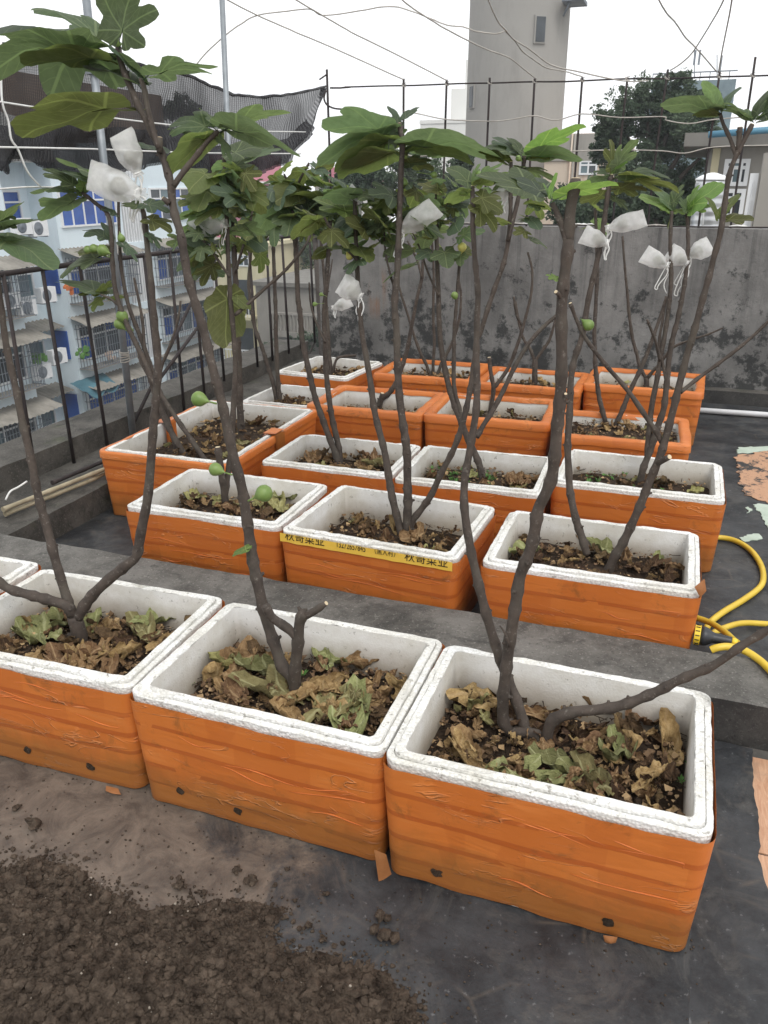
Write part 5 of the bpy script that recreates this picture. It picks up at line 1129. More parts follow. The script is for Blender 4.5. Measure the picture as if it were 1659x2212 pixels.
t2R, y2R = figtree('2R', (1308, 1236), 'two stemmed fig tree with a crossed side branch beside the yellow hose', [
 ([(1268, 1198), (1258, 1165), (1246, 1132), (1236, 1085), (1230, 1050), (1228, 1000), (1228, 950), (1230, 880), (1231, 840), (1236, 800), (1243, 770), (1255, 735), (1264, 690), (1274, 632), (1288, 575), (1300, 520), (1306, 470), (1313, 420), (1320, 378)], 19, 11, .04, .2, 1),
 ([(1308, 1238), (1326, 1205), (1346, 1172), (1366, 1128), (1386, 1084), (1402, 1046), (1416, 1012), (1428, 978), (1436, 948), (1448, 905), (1458, 872), (1466, 840), (1477, 795), (1486, 760), (1498, 722), (1512, 668), (1524, 625), (1534, 590), (1542, 556), (1554, 510), (1563, 455), (1572, 398), (1580, 365), (1594, 330), (1610, 298), (1628, 262)], 22, 11, 0, .12),
 ([(1432, 962), (1420, 938), (1396, 902), (1356, 843), (1320, 802), (1292, 768), (1264, 730), (1245, 690), (1232, 655)], 13, 9, .05, -.02), ([(1470, 848), (1484, 836), (1512, 814), (1548, 788), (1588, 758), (1624, 728), (1662, 692), (1720, 640)], 10, 7, .06, .2),
 ([(1422, 1000), (1436, 992), (1448, 986)], 15, 15, .02, -.01), ([(1590, 338), (1578, 300), (1563, 268), (1554, 240)], 10, 8, .11, .14), ([(1594, 332), (1596, 300), (1598, 275)], 12, 12, .11, .11)])
Yr = y2R+.2
for at_, tp_, f_, k_, w_, dy in (((1322, 380), (1366, 292), .7, 'g1', 1, 0), ((1322, 378), (1325, 300), .6, 'o0', .9, 0), ((1324, 382), (1475, 388), .30, 'o1', 1, 0), ((1324, 384), (1440, 350), .3, 'g4', .9, .03), ((1320, 376), (1282, 366), .45, 'g0', .9, 0), ((1318, 385), (1256, 392), .3, 'd2', .9, 0), ((1316, 420), (1250, 432), .6, 'o2', 1, 0), ((1318, 410), (1398, 402), .5, 'o0', .9, 0), ((1318, 425), (1360, 448), .5, 'g0', .8, 0), ((1322, 375), (1352, 345), .5, 'b3', .6, 0)): leaf_px(t2R, at_, tp_, Yr, f_, k_, dy, 1, w_)
Yr = y2R+.13
for at_, tp_, f_, k_, w_, dy in (((1554, 244), (1440, 205), .45, 'd3', 1, 0), ((1554, 242), (1530, 172), .6, 'g3', .9, 0), ((1556, 240), (1590, 180), .5, 'd3', .9, .03), ((1552, 246), (1500, 240), .4, 'o3', .9, 0), ((1630, 262), (1540, 208), .3, 'd1', .9, 0), ((1630, 260), (1700, 180), .5, 'd0', 1, 0), ((1630, 258), (1650, 190), .5, 'g3', .9, .03), ((1632, 264), (1730, 230), .4, 'd2', .9, 0), ((1626, 262), (1590, 225), .4, 'g2', .8, .03), ((1553, 478), (1632, 468), .42, 'o2', 1, 0), ((1552, 476), (1536, 420), .5, 'o3', .7, .02), ((1556, 470), (1588, 412), .5, 'o3', .9, .03)): leaf_px(t2R, at_, tp_, Yr, f_, k_, dy, 1, w_)
fig(t2R, 1271, 702, y2R, 25, (1256, 690))
# ---- third row
t3L, y3L = figtree('3L', (408, 992), 'fig tree with leaning crossed stems in the long double box', [
 ([(410, 992), (382, 955), (366, 925), (350, 890), (334, 845), (320, 800), (300, 755), (280, 715), (262, 670), (248, 620), (243, 560), (240, 500), (232, 462), (205, 438), (178, 416)], 16, 8, 0, .1),
 ([(388, 990), (372, 940), (358, 892), (346, 850), (328, 800), (308, 740), (288, 690), (272, 640), (263, 590), (259, 540), (257, 480), (256, 425)], 14, 7, .05, .12), ([(455, 1012), (430, 975), (400, 930), (372, 890), (348, 852), (318, 805), (300, 770)], 13, 9, -.06, .05), ([(322, 800), (312, 750), (308, 700), (300, 650), (290, 600)], 9, 6, .06, .1), ([(340, 850), (350, 790), (370, 740), (384, 690), (390, 650)], 8, 5, .1, .2), ([(262, 665), (245, 650), (228, 640), (216, 636)], 7, 5, .06, .05)])
Yl = y3L+.1
for at_, tp_, f_, k_, w_, dy in (((178, 418), (102, 345), .6, 'g1', 1, 0), ((178, 416), (190, 362), .8, 'b0', .9, 0), ((176, 420), (75, 392), .3, 'g3', .9, 0), ((180, 424), (88, 462), .42, 'g2', 1, 0), ((185, 428), (148, 398), .4, 'b0', .8, 0), ((256, 428), (134, 336), .32, 'd1', 1, 0), ((256, 432), (150, 322), .3, 'g3', .8, .04), ((240, 520), (186, 480), .6, 'd4', .9, 0), ((242, 525), (228, 478), .6, 'd3', .8, 0), ((238, 552), (118, 566), .45, 'g1', 1, 0), ((240, 548), (160, 535), .4, 'o2', .9, 0), ((232, 640), (128, 588), .35, 'g0', 1, 0), ((230, 638), (170, 622), .4, 'o0', .9, 0), ((222, 640), (196, 668), .6, 'o0', .9, 0), ((236, 650), (268, 632), .5, 'o0', .7, 0), ((214, 636), (240, 600), .6, 'o0', .8, 0), ((258, 520), (300, 560), .5, 'd0', .8, 0), ((256, 470), (220, 440), .5, 'd0', .8, 0)): leaf_px(t3L, at_, tp_, Yl, f_, k_, dy, 1, w_)
for a_ in ((264, 683, 26, (288, 715)), (258, 700, 24, (282, 722)), (262, 515, 17, (258, 500)), (222, 541, 25, (240, 548)), (203, 537, 19, (238, 552)), (190, 540, 18, (238, 556))): fig(t3L, a_[0], a_[1], y3L+.06, a_[2], a_[3], 'fig_green')
t3M, y3M = figtree('3M', (522, 938), 'straight brown stemmed fig tree in the far half of the double box', [([(522, 940), (519, 890), (516, 820), (514, 740), (512, 660), (508, 580), (503, 500), (500, 440)], 18, 11, 0, .1), ([(508, 590), (540, 480), (548, 440)], 7, 5, .05, .1)])
cluster(t3M, 500, 445, y3M+.1, 9, .15, 21, 'gdo'); cluster(t3M, 548, 442, y3M+.1, 6, .13, 22, 'ggo')
t3a, y3a = figtree('3a', (735, 1004), 'two stemmed fig tree in the box right of the double box', [
 ([(733, 1006), (726, 985), (716, 958), (702, 920), (690, 886), (680, 855), (671, 818), (660, 770), (652, 728), (648, 680), (644, 640), (641, 580), (638, 520), (634, 460), (630, 415)], 16, 9, 0, .12), ([(737, 1006), (733, 975), (727, 945), (718, 905), (712, 870), (706, 820), (703, 770), (702, 728), (700, 690), (705, 610), (710, 540), (713, 480), (712, 420)], 15, 8, .02, .15),
 ([(631, 420), (622, 395), (612, 372)], 7, 5, .12, .12), ([(632, 425), (650, 385), (668, 352)], 7, 5, .12, .16), ([(703, 740), (684, 700), (672, 660), (668, 610)], 6, 4, .08, .16)])
cluster(t3a, 612, 374, y3a+.12, 8, .16, 25, 'gdgo'); cluster(t3a, 668, 356, y3a+.16, 7, .16, 26, 'gdo'); cluster(t3a, 712, 424, y3a+.15, 8, .15, 27, 'gdo'); cluster(t3a, 634, 440, y3a+.12, 5, .15, 28, 'go')
t3b, y3b = figtree('3b', (1045, 1040), 'slender fig tree leaning left out of the weedy box', [
 ([(1047, 1042), (1038, 1012), (1026, 980), (1010, 948), (998, 915), (986, 885), (976, 855), (966, 822), (958, 780), (951, 735), (948, 680), (946, 610), (944, 540), (942, 480), (940, 420)], 17, 9, 0, .15), ([(1012, 955), (1000, 915), (992, 880), (983, 845), (980, 800), (980, 745), (983, 700), (987, 645), (992, 580), (996, 520)], 12, 7, .03, .15),
 ([(1030, 945), (1045, 918), (1064, 888), (1088, 842), (1112, 792), (1142, 742), (1172, 708), (1206, 678)], 13, 9, -.05, .2), ([(948, 640), (925, 590), (908, 540), (890, 500)], 6, 4, .1, .2)])
fig(t3b, 998, 534, y3b+.14, 20, (994, 556), 'fig_yellow'); fig(t3b, 982, 638, y3b+.12, 16, (988, 650))
cluster(t3b, 940, 425, y3b+.15, 7, .14, 31, 'gdo'); cluster(t3b, 996, 522, y3b+.15, 3, .08, 32, 'og')
t3R, y3R = figtree('3R', (1380, 1048), 'bushy topped fig tree in the crumbled rim box', [
 ([(1380, 1050), (1388, 1020), (1396, 995), (1412, 950), (1424, 912), (1434, 880), (1440, 830), (1444, 780), (1454, 730), (1464, 690), (1474, 640), (1482, 590), (1487, 540), (1486, 500), (1484, 460)], 18, 8, 0, .15), ([(1398, 985), (1400, 950), (1404, 908), (1412, 860), (1419, 820), (1426, 780), (1436, 720), (1446, 650), (1450, 590), (1448, 520), (1451, 456)], 14, 8, .03, .12), ([(1440, 830), (1430, 780), (1424, 740), (1432, 690), (1438, 640)], 8, 5, .06, .1), ([(1426, 780), (1415, 735), (1398, 690)], 8, 6, .05, .0)])
for at_, tp_, f_, k_, w_, dy in (((1452, 456), (1388, 412), .40, 'b3', 1, 0), ((1452, 452), (1420, 398), .5, 'g3', .9, .02), ((1484, 460), (1552, 385), .6, 'b3', .9, 0), ((1486, 458), (1536, 440), .5, 'b0', 1, 0), ((1450, 450), (1470, 395), .7, 'g0', .9, .02), ((1484, 455), (1505, 398), .5, 'b2', .9, .03), ((1450, 460), (1420, 440), .4, 'b0', .9, 0), ((1452, 458), (1490, 452), .5, 'b0', .9, 0), ((1486, 462), (1470, 420), .5, 'g0', .9, 0), ((1451, 470), (1440, 495), .5, 'o0', .6, 0)): leaf_px(t3R, at_, tp_, y3R+.14, f_, k_, dy, 1, w_)
# ---- fourth and fifth rows
t4z, y4z = figtree('4z', (605, 874), 'two stemmed fig tree in the small box by the railing', [([(607, 876), (602, 840), (599, 800), (596, 730), (595, 660), (592, 580), (590, 500), (589, 440), (590, 400)], 12, 7, 0, .1), ([(600, 866), (588, 820), (575, 780), (562, 740), (550, 705), (541, 650), (537, 605), (541, 550), (546, 500), (548, 450)], 11, 6, 0, .1)])
cluster(t4z, 590, 402, y4z+.1, 9, .16, 35, 'gdog'); cluster(t4z, 548, 455, y4z+.1, 7, .15, 36, 'gdo'); leaf_px(t4z, (560, 535), (568, 590), y4z+.1, .9, 'o0')
t4a, y4a = figtree('4a', (816, 880), 'sawn fig stump with one leaning stem in a taped rim box', [([(816, 882), (822, 866), (842, 848), (856, 824), (866, 800), (876, 770), (882, 745), (892, 690), (902, 640), (911, 600), (915, 550), (925, 510), (940, 480)], 13, 6, 0, .12), ([(818, 872), (824, 858), (826, 848)], 12, 11), ([(911, 600), (900, 560), (880, 520)], 6, 4, .08, .1)])
cluster(t4a, 940, 480, y4a+.12, 4, .10, 41, 'og')
t4b, y4b = figtree('4b', (1058, 892), 'forked fig tree in the taped rim box with seedlings', [([(1058, 892), (1064, 862), (1066, 836), (1060, 800), (1056, 772)], 12, 9), ([(1065, 840), (1080, 822), (1098, 795), (1116, 750), (1130, 706), (1142, 660), (1149, 625), (1149, 580), (1140, 545)], 10, 5, 0, .1), ([(1130, 706), (1116, 680), (1110, 640)], 7, 5, .06, .05)])
t4c, y4c = figtree('4c', (1318, 918), 'pair of fig stems crossing in the low box full of dry leaves', [([(1308, 912), (1300, 880), (1292, 845), (1287, 800), (1285, 765), (1284, 720), (1287, 660), (1291, 600), (1290, 550), (1288, 500), (1286, 450)], 12, 7, 0, .1, 1), ([(1328, 924), (1342, 890), (1358, 853), (1376, 815), (1388, 786), (1402, 752), (1416, 715), (1428, 680), (1440, 640)], 13, 7, -.03, .1, 1)])
cluster(t4c, 1286, 452, y4c+.1, 4, .13, 44, 'og')
t5z, y5z = figtree('5z', (714, 806), 'thin fig tree with a sawn side twig in the far corner box', [([(714, 808), (712, 775), (710, 730), (706, 680), (702, 620), (696, 550), (692, 490), (697, 440)], 10, 6, 0, .1), ([(716, 792), (726, 778), (742, 770), (770, 768)], 7, 6, 0, .05), ([(704, 650), (712, 600), (718, 560)], 5, 3, .05, .1)])
cluster(t5z, 696, 445, y5z+.1, 8, .15, 47, 'gdo')
t5a, y5a = figtree('5a', (936, 806), 'fan of three thin fig stems in the back row', [([(930, 808), (922, 790), (912, 770), (898, 735), (884, 690), (868, 640), (855, 595)], 8, 5), ([(936, 808), (937, 770), (938, 730), (936, 680), (937, 620), (936, 560), (930, 500)], 8, 5, 0, .05), ([(944, 808), (952, 790), (962, 770), (980, 732), (992, 690), (996, 640), (990, 600)], 9, 5, 0, .05)])
cluster(t5a, 930, 500, y5a+.05, 4, .13, 49, 'go')
t5b, y5b = figtree('5b', (1156, 832), 'short fig trunk forking in two in the back row', [([(1156, 834), (1156, 800), (1155, 776)], 13, 13.), ([(1155, 780), (1144, 752), (1130, 730), (1120, 690), (1114, 650)], 8, 5, 0, .05), ([(1156, 780), (1172, 756), (1188, 732), (1200, 690), (1208, 640)], 8, 5, 0, .05)])
t5c, y5c = figtree('5c', (1398, 834), 'forked fig tree in the box before the lichen wall', [([(1398, 836), (1397, 824), (1396, 815)], 12, 12.), ([(1396, 818), (1384, 795), (1376, 766), (1367, 732), (1360, 690), (1356, 640), (1350, 580), (1345, 510)], 9, 5, 0, .08), ([(1398, 818), (1410, 802), (1424, 788), (1452, 752), (1490, 735), (1530, 722), (1562, 708)], 9, 4, 0, -.05)])
tZ, yZ = figtree('Z', (-60, 1380), 'fig stem in the box cut by the picture edge', [([(-60, 1382), (-66, 1320), (-80, 1200)], 24, 18)])

for tr_, Y_, L_ in ((t2L, y2L+.12, [(440, 430, 6), (405, 470, 5), (525, 352, 6), (452, 372, 5)]), (t3M, y3M+.1, [(470, 390, 6), (520, 420, 6)]), (t4z, y4z+.1, [(562, 402, 6), (622, 440, 5), (580, 450, 5)]), (t3a, y3a+.13, [(652, 400, 6), (700, 378, 6), (722, 460, 5), (660, 440, 4)]),
 (t5z, y5z+.1, [(690, 420, 6), (742, 430, 5)]), (t2M, y2M+.17, [(800, 420, 6), (785, 470, 4), (832, 420, 5), (905, 405, 6), (1082, 402, 4)]), (t3b, y3b+.15, [(962, 382, 6), (985, 432, 4), (925, 440, 4)]), (t5a, y5a+.05, [(898, 480, 4)]), (t4b, y4b+.1, [(1152, 402, 4), (1140, 470, 2)])):
    for i_, (px, py, n_) in enumerate(L_): cluster(tr_, px, py, Y_, n_+2, .13, px*3+py, 'gdoo')
# ---- bags over the figs
def B_(neck, end, w, Y, tr, lab, sd_, **k): bag(neck, end, w, Y, lab, sd_, tr=tr, **k)
B_((296, 372), (260, 286), 52, yA+.16, tA, 'upright white organza bag at the top of the forked fig, above the other', 1, sl=90, figpos=.36)
B_((298, 418), (192, 378), 64, yA+.14, tA, 'wide flat organza bag just below the upright one', 2, sl=90)
B_((482, 484), (412, 502), 44, y2L+.10, t2L, 'organza bag drooping left beside the slim stem behind the tall fig', 3, sl=52)
B_((438, 492), (412, 518), 34, y2L+.16, t2L, 'half hidden organza bag under the drooping one', 4, sl=22)
B_((776, 432), (752, 408), 27, y2M+.18, t2M, 'small crumpled organza bag among the middle leaves', 5, sl=26)
B_((868, 498), (942, 446), 44, y2M+.13, t2M, 'long organza bag pointing up right from the middle stem', 6, sl=62)
B_((1098, 412), (1064, 428), 26, y2M+.16, t2M, 'small organza bag hanging in front of the water tower', 7, sl=50)
B_((1316, 492), (1394, 470), 36, y2R+.18, t2R, 'organza bag with long tip above its neighbour on the crossed branch fig', 8, sl=62)
B_((1310, 524), (1258, 506), 38, y2R+.16, t2R, 'lower organza bag below the long tipped one', 9, sl=52)
B_((1440, 572), (1390, 548), 36, y3R+.1, t3R, 'organza bag at the left of the three before the lichen wall', 10, sl=55)
B_((1482, 568), (1444, 542), 36, y3R+.12, t3R, 'middle organza bag of the three before the lichen wall', 11, sl=60)
B_((1490, 552), (1536, 528), 38, y3R+.14, t3R, 'right organza bag of the three, against the long leaning stem', 12, sl=62)
B_((776, 640), (736, 610), 46, y2M+.12, t2M, 'rounded organza bag before the rust streak of the wall', 13, sl=56)
B_((722, 664), (758, 650), 24, y3a+.08, t3a, 'tiny organza bag below the rounded one', 14, sl=22)

# ---------------------------------------------------------------- leaf litter, crumbs, seedlings
ROW = {'A': 90, 'B': 100, 'C': 125, 'Z': 12, '2L': 50, '2M': 60, '2R': 70, '3L': 80, '3a': 50, '3b': 32, '3R': 30, '4z': 24, '4a': 16, '4b': 16, '4c': 40, '5z': 24, '5a': 26, '5b': 22, '5c': 10}
CH_ = {'A': (.60, .36, .04, 0), 'B': (.60, .36, .04, 0), 'C': (.56, .42, .02, 0), '2R': (.50, .50, 0, 0), '3R': (.2, .75, .05, 0), '4a': (.2, .7, .1, 0), '4b': (.25, .45, .3, 0), '4c': (.40, .42, .18, 0), '2M': (.5, .47, .03, 0), '2L': (.55, .33, .12, 0)}
frag = MB(); 
for i in range(5):
    w = 2*math.pi*i/5; frag.v.append((math.cos(w)*(.7+.3*(i % 2)), math.sin(w)*(.6+.4*((i+1) % 2)), .35*math.sin(w*2)))
for key, n in ROW.items():
    b = BOX[key]; so_ = b['soil']; ORG[so_.name] = so_.location.copy(); r_ = random.Random(sum(map(ord, key))*3+1); wts = CH_.get(key, (.56, .36, .08, 0))
    lab = b['o']['label']
    lf = {'A': 'dark soil with curled dry and wilted fig leaves round the forked fig', 'B': 'dark soil with brown and wilted green leaves round the sawn stump', 'C': 'dark soil thickly strewn with brown leaves under the sideways fig branch'}.get(key, 'soil and dry leaves in the '+lab.split(' with ')[0].replace('white rimmed ', '').replace('holding', 'of')[:60].rsplit(',', 1)[0])
    tag(so_, {'Z': 'soil in the box cut off by the picture edge', '2L': 'reddish soil and curled leaves in the box with the notched rim', '2M': 'soil and brown leaves in the box with printed yellow tape', '2R': 'soil and crisp leaves in the box beside the hose nozzle', '3L': 'leaf strewn soil in the long double box', '3a': 'pale curled leaves on soil in the box right of the double box', '3b': 'soil with green weeds and brown leaves in the weedy box', '3R': 'blackish leaf mould in the crumbled rim box', '4z': 'olive dry leaves on soil in the small box by the railing', '4a': 'sparse dark soil round the sawn stump in a taped rim box', '4b': 'soil with yellowing seedlings in the taped rim box', '4c': 'soil heaped with dry leaves in the low walkway end box', '5z': 'dry leaves on soil in the far corner box', '5a': 'leafy soil under the fan of three thin stems', '5b': 'leafy soil round the short forked trunk', '5c': 'deep lying soil in the box before the lichen wall'}.get(key, lf), 'soil')
    L_, D_, h = b['L'], b['D'], b['h']; zl = b['zs']-b['xf'].translation.z; e = b['xf']
    for i in range(n):
        u = r_.uniform(.075, L_-.075); v_ = r_.uniform(.075, D_-.075)
        mi = r_.choices(range(4), wts)[0]; s_ = .028*math.exp(abs(r_.gauss(0, .50)))*(1.12 if mi >= 2 else 1); s_ = min(s_, .095)
        me = r_.choice(DRY[mi]); m_ = e @ Matrix.Translation((u, v_, zl+.012+r_.uniform(0, .014))) @ Matrix.Rotation(r_.uniform(0, 6.28), 4, 'Z') @ Matrix.Rotation(r_.gauss(0, .55), 4, 'X') @ Matrix.Rotation(r_.gauss(0, .6), 4, 'Y') @ Matrix.Diagonal((s_*r_.uniform(.5, 1.0), s_*r_.uniform(.9, 1.3), s_*r_.uniform(.55, 1.0), 1)) @ Matrix.Translation((0, -.5, 0))
        inst('dry_leaf', me, so_, m_)
    mb = MB(); cols = []                       # crumbs, twigs and leaf scraps
    for i in range(1700 if key in 'ABC' else 700 if n > 30 else 350):
        u = r_.uniform(.045, L_-.045); v_ = r_.uniform(.045, D_-.045); s_ = .0025+.010*r_.random()**2; c = Vector((u, v_, zl+.005+r_.uniform(0, .014))); q = Matrix.Rotation(r_.uniform(0, 6.28), 3, 'Z') @ Matrix.Rotation(r_.gauss(0, .6), 3, 'X'); k0 = len(mb.v)
        if i % 6 == 0:
            d_ = q @ Vector((r_.uniform(.015, .05), 0, 0)); mb.tube([e @ (c-d_*.5), e @ (c+d_*.5)], [.0013, .0008], 4); cols += [2]*(len(mb.f)-len(cols)); continue
        for p in frag.v: mb.v.append(tuple(e @ (c+q @ (Vector(p)*s_))))
        mb.face((k0, k0+1, k0+2, k0+3, k0+4)); cols.append(r_.choice((0, 1, 1, 1, 2)))
    cr = mb.build('leaf_crumbs', [M['dry_brown'], M['dry_dark'], M['soil']], so_); cr['kind'] = 'stuff'; cr.data.polygons.foreach_set('material_index', cols)
# the leaves one can pick out in the front boxes
def litter(key, px, py, mi, vi, s_, rz, rx=0, ry=0, lift=.02):
    b = BOX[key]; p = onZ(px, py, b['zs']+lift); me = DRY[mi][vi % len(DRY[mi])]
    inst('wilted_leaf' if mi == 3 else 'dry_leaf', me, b['soil'], Matrix.Translation(p) @ Matrix.Rotation(rz, 4, 'Z') @ Matrix.Rotation(rx, 4, 'X') @ Matrix.Rotation(ry, 4, 'Y') @ Matrix.Diagonal((s_*.62, s_*1.1, s_*.8, 1)) @ Matrix.Translation((0, -.5, 0)))
for a_ in (('C', 1024, 1520, 0, 2, .13, 2.0, .3), ('C', 1000, 1615, 0, 1, .12, .6), ('C', 1330, 1640, 3, 0, .13, 2.9, .5, .3), ('C', 1180, 1650, 3, 1, .11, 1.3), ('C', 1170, 1688, 3, 2, .12, -1.2), ('C', 1265, 1670, 2, 1, .12, .7), ('C', 1440, 1585, 0, 3, .14, .2, .3), ('C', 1255, 1510, 0, 0, .10, 1.2), ('C', 1385, 1560, 0, 4, .10, 2.1), ('C', 1215, 1685, 3, 0, .10, 2.4), ('C', 1325, 1600, 3, 1, .08, .4),
 ('B', 545, 1450, 3, 1, .13, 1.9, .2), ('B', 560, 1490, 2, 0, .15, 1.5), ('B', 480, 1440, 2, 1, .13, 2.5, .4), ('B', 700, 1500, 0, 2, .12, .6), ('B', 710, 1540, 2, 2, .12, 2.6), ('B', 770, 1510, 3, 0, .12, .3, .4), ('B', 758, 1560, 3, 2, .13, .1), ('B', 690, 1420, 3, 1, .10, .8), ('B', 725, 1425, 3, 0, .09, 1.6), ('B', 760, 1440, 0, 3, .11, 2.2), ('B', 530, 1420, 0, 0, .13, .2), ('B', 610, 1540, 0, 1, .10, 1.1), ('B', 500, 1495, 0, 4, .09, .9),
 ('A', 65, 1365, 3, 2, .13, 1.3), ('A', 100, 1350, 3, 0, .12, 2.0), ('A', 205, 1345, 3, 1, .10, .4), ('A', 300, 1355, 2, 0, .12, 1.0), ('A', 320, 1345, 3, 0, .10, 2.2), ('A', 215, 1410, 0, 2, .12, .2), ('A', 160, 1415, 0, 1, .11, 1.9), ('A', 255, 1420, 0, 3, .10, 2.8), ('A', 120, 1420, 0, 0, .10, .9), ('A', 240, 1445, 0, 4, .09, .5),
 ('2M', 850, 1140, 0, 1, .12, 1.0, .8), ('2M', 905, 1150, 0, 0, .10, .2), ('2L', 590, 1085, 2, 0, .13, .8), ('2L', 615, 1080, 3, 1, .12, 2.0), ('2L', 500, 1100, 0, 2, .10, 1.2), ('2R', 1290, 1180, 3, 0, .10, .8), ('2R', 1120, 1190, 3, 2, .08, 2.0), ('2R', 1420, 1210, 3, 1, .08, .2), ('2R', 1230, 1150, 0, 2, .10, 1.0), ('3a', 680, 985, 0, 2, .12, .3), ('3a', 790, 985, 0, 0, .12, 1.0), ('3a', 800, 1005, 2, 1, .11, 2.0), ('3b', 1110, 1035, 0, 2, .12, .5), ('3b', 1150, 1040, 0, 1, .10, 2.0)): litter(*a_)
o = sheet('cardboard_scrap', [tuple(onZ(u, v_, 0))[:2] for u, v_ in ((1370, 1745), (1428, 1750), (1420, 1735), (1385, 1728))], 0, .001, M['cardboard']); bpy.data.objects.remove(o)
# seedlings
wm = []
for v_ in range(3):
    mb = MB(); r_ = random.Random(v_)
    for k in range(9 if v_ else 6):
        az = k*2.4; el = r_.uniform(.2, .9); l_ = r_.uniform(.5, 1); a_ = Vector((math.cos(az)*math.cos(el), math.sin(az)*math.cos(el), math.sin(el)*(1.5 if v_ == 2 else 1)))*l_; s_ = Vector((-math.sin(az), math.cos(az), 0))*.16*l_; k0 = len(mb.v)
        mb.v += [(0, 0, .1*k/9), tuple(a_*.55+s_+Vector((0, 0, .1))), tuple(a_), tuple(a_*.55-s_+Vector((0, 0, .1)))]; mb.face((k0, k0+1, k0+2, k0+3))
    wm.append(mb.mesh('seedling', M['weed_green']))
wl_ = [('B', 372, 1480, .022), ('B', 412, 1478, .026), ('B', 655, 1462, .02), ('B', 495, 1445, .02), ('B', 590, 1440, .018), ('C', 1490, 1655, .022), ('C', 1470, 1690, .02), ('C', 1430, 1525, .022), ('C', 1465, 1530, .02), ('C', 1380, 1640, .016), ('2M', 830, 1108, .03), ('2M', 815, 1112, .026), ('2M', 842, 1112, .022), ('2R', 1125, 1190, .016), ('A', 245, 1350, .02)]
for i, (k_, px, py, s_) in enumerate(wl_):
    b = BOX[k_]; p = onZ(px, py, b['zs']+.006); o = inst('seedling', wm[i % 3], None, Matrix.Translation(p) @ Matrix.Rotation(i*1.3, 4, 'Z') @ Matrix.Scale(s_, 4))
    tag(o, {'B': 'small green seedling in the soil of the sawn stump box', 'C': 'small green seedling in the soil of the sideways branch box', '2M': 'bright green seedling in the printed tape box', '2R': 'small seedling in the box beside the hose', 'A': 'small seedling in the forked fig box'}[k_], 'seedling', 'seedlings in box '+{'B': 'of the sawn stump', 'C': 'of the sideways branch', '2M': 'with printed tape', '2R': 'beside the hose', 'A': 'of the forked fig'}[k_])
for k_, n, u0, u1, v0, v1, lab in (('3b', 110, .06, .34, .20, .40, 'mat of green weeds along the back of the weedy third row box'), ('3R', 40, .1, .4, .2, .38, 'thin green weeds in the crumbled rim box'), ('3a', 16, .16, .30, .07, .2, 'patch of green weeds by the two stems right of the double box'), ('4b', 26, .08, .5, .08, .2, 'thin yellowing weeds in the taped rim box')):
    b = BOX[k_]; mb = MB(); r_ = random.Random(n)
    for i in range(n):
        c = b['xf'] @ Vector((r_.uniform(u0, u1), r_.uniform(v0, v1), b['zs']-b['xf'].translation.z+.004)); s_ = r_.uniform(.008, .024); me = wm[i % 3]; q = Matrix.Rotation(r_.uniform(0, 6), 3, 'Z'); k0 = len(mb.v)
        for v_ in me.vertices: mb.v.append(tuple(c+q @ (v_.co*s_)))
        for f in me.polygons: mb.face([k0+j for j in f.vertices])
    o = mb.build('weed_mat', M['weed_green'] if k_ != '4b' else M['dry_olive']); tag(o, lab, 'weeds', None, 'stuff')

# ---------------------------------------------------------------- earth heap in front
hp = [(0, 1886), (65, 1861), (125, 1866), (165, 1886), (220, 1916), (280, 1951), (295, 1981), (380, 1961), (450, 1951), (550, 1956), (600, 1971), (580, 2026), (615, 2066), (700, 2066), (765, 2076), (830, 2111), (880, 2160), (915, 2212)]
poly = [tuple(onZ(u, v_, 0))[:2] for u, v_ in hp]+[(-.18, .70), (-.2, .45), (-.5, .25), (-1.0, .25), (-1.5, .5), (-1.6, .85), (-1.4, .98)]
def inside(x, y):
    c = False; n = len(poly); j = n-1
    for i in range(n):
        xi, yi = poly[i]; xj, yj = poly[j]
        if (yi > y) != (yj > y) and x < (xj-xi)*(y-yi)/(yj-yi)+xi: c = not c
        j = i
    return c
def edged(x, y):
    m_ = 9
    for i in range(len(poly)):
        a_ = Vector(poly[i]); b_ = Vector(poly[(i+1) % len(poly)]); p = Vector((x, y)); t = max(0, min(1, (p-a_).dot(b_-a_)/max(1e-9, (b_-a_).length_squared))); m_ = min(m_, (p-a_.lerp(b_, t)).length)
    return m_ if inside(x, y) else -m_
def hh(x, y):
    d_ = edged(x, y)+noise.noise(Vector((x*16, y*16, 2)))*.025
    if d_ < -.006: return -.02
    t = min(1, max(0, d_)/.22); return .002+.055*t*t*(3-2*t)*(.75+.5*noise.noise(Vector((x*5, y*5, 1))))+min(1, t*6)*(.012*noise.noise(Vector((x*28, y*28, 1)))+.006*abs(noise.noise(Vector((x*70, y*70, 4)))))
mb = MB(); mb.grid(lambda u, v_: (-1.62+1.50*u, .22+.98*v_, hh(-1.62+1.50*u, .22+.98*v_)), 190, 130)
ico = [Vector(v_) for v_ in ((0, 0, 1), (.89, 0, .45), (.28, .85, .45), (-.72, .53, .45), (-.72, -.53, .45), (.28, -.85, .45), (.72, .53, -.45), (-.28, .85, -.45), (-.89, 0, -.45), (-.28, -.85, -.45), (.72, -.53, -.45), (0, 0, -1))]
icf = [(0, 1, 2), (0, 2, 3), (0, 3, 4), (0, 4, 5), (0, 5, 1), (1, 6, 2), (2, 7, 3), (3, 8, 4), (4, 9, 5), (5, 10, 1), (6, 7, 2), (7, 8, 3), (8, 9, 4), (9, 10, 5), (10, 6, 1), (11, 7, 6), (11, 8, 7), (11, 9, 8), (11, 10, 9), (11, 6, 10)]
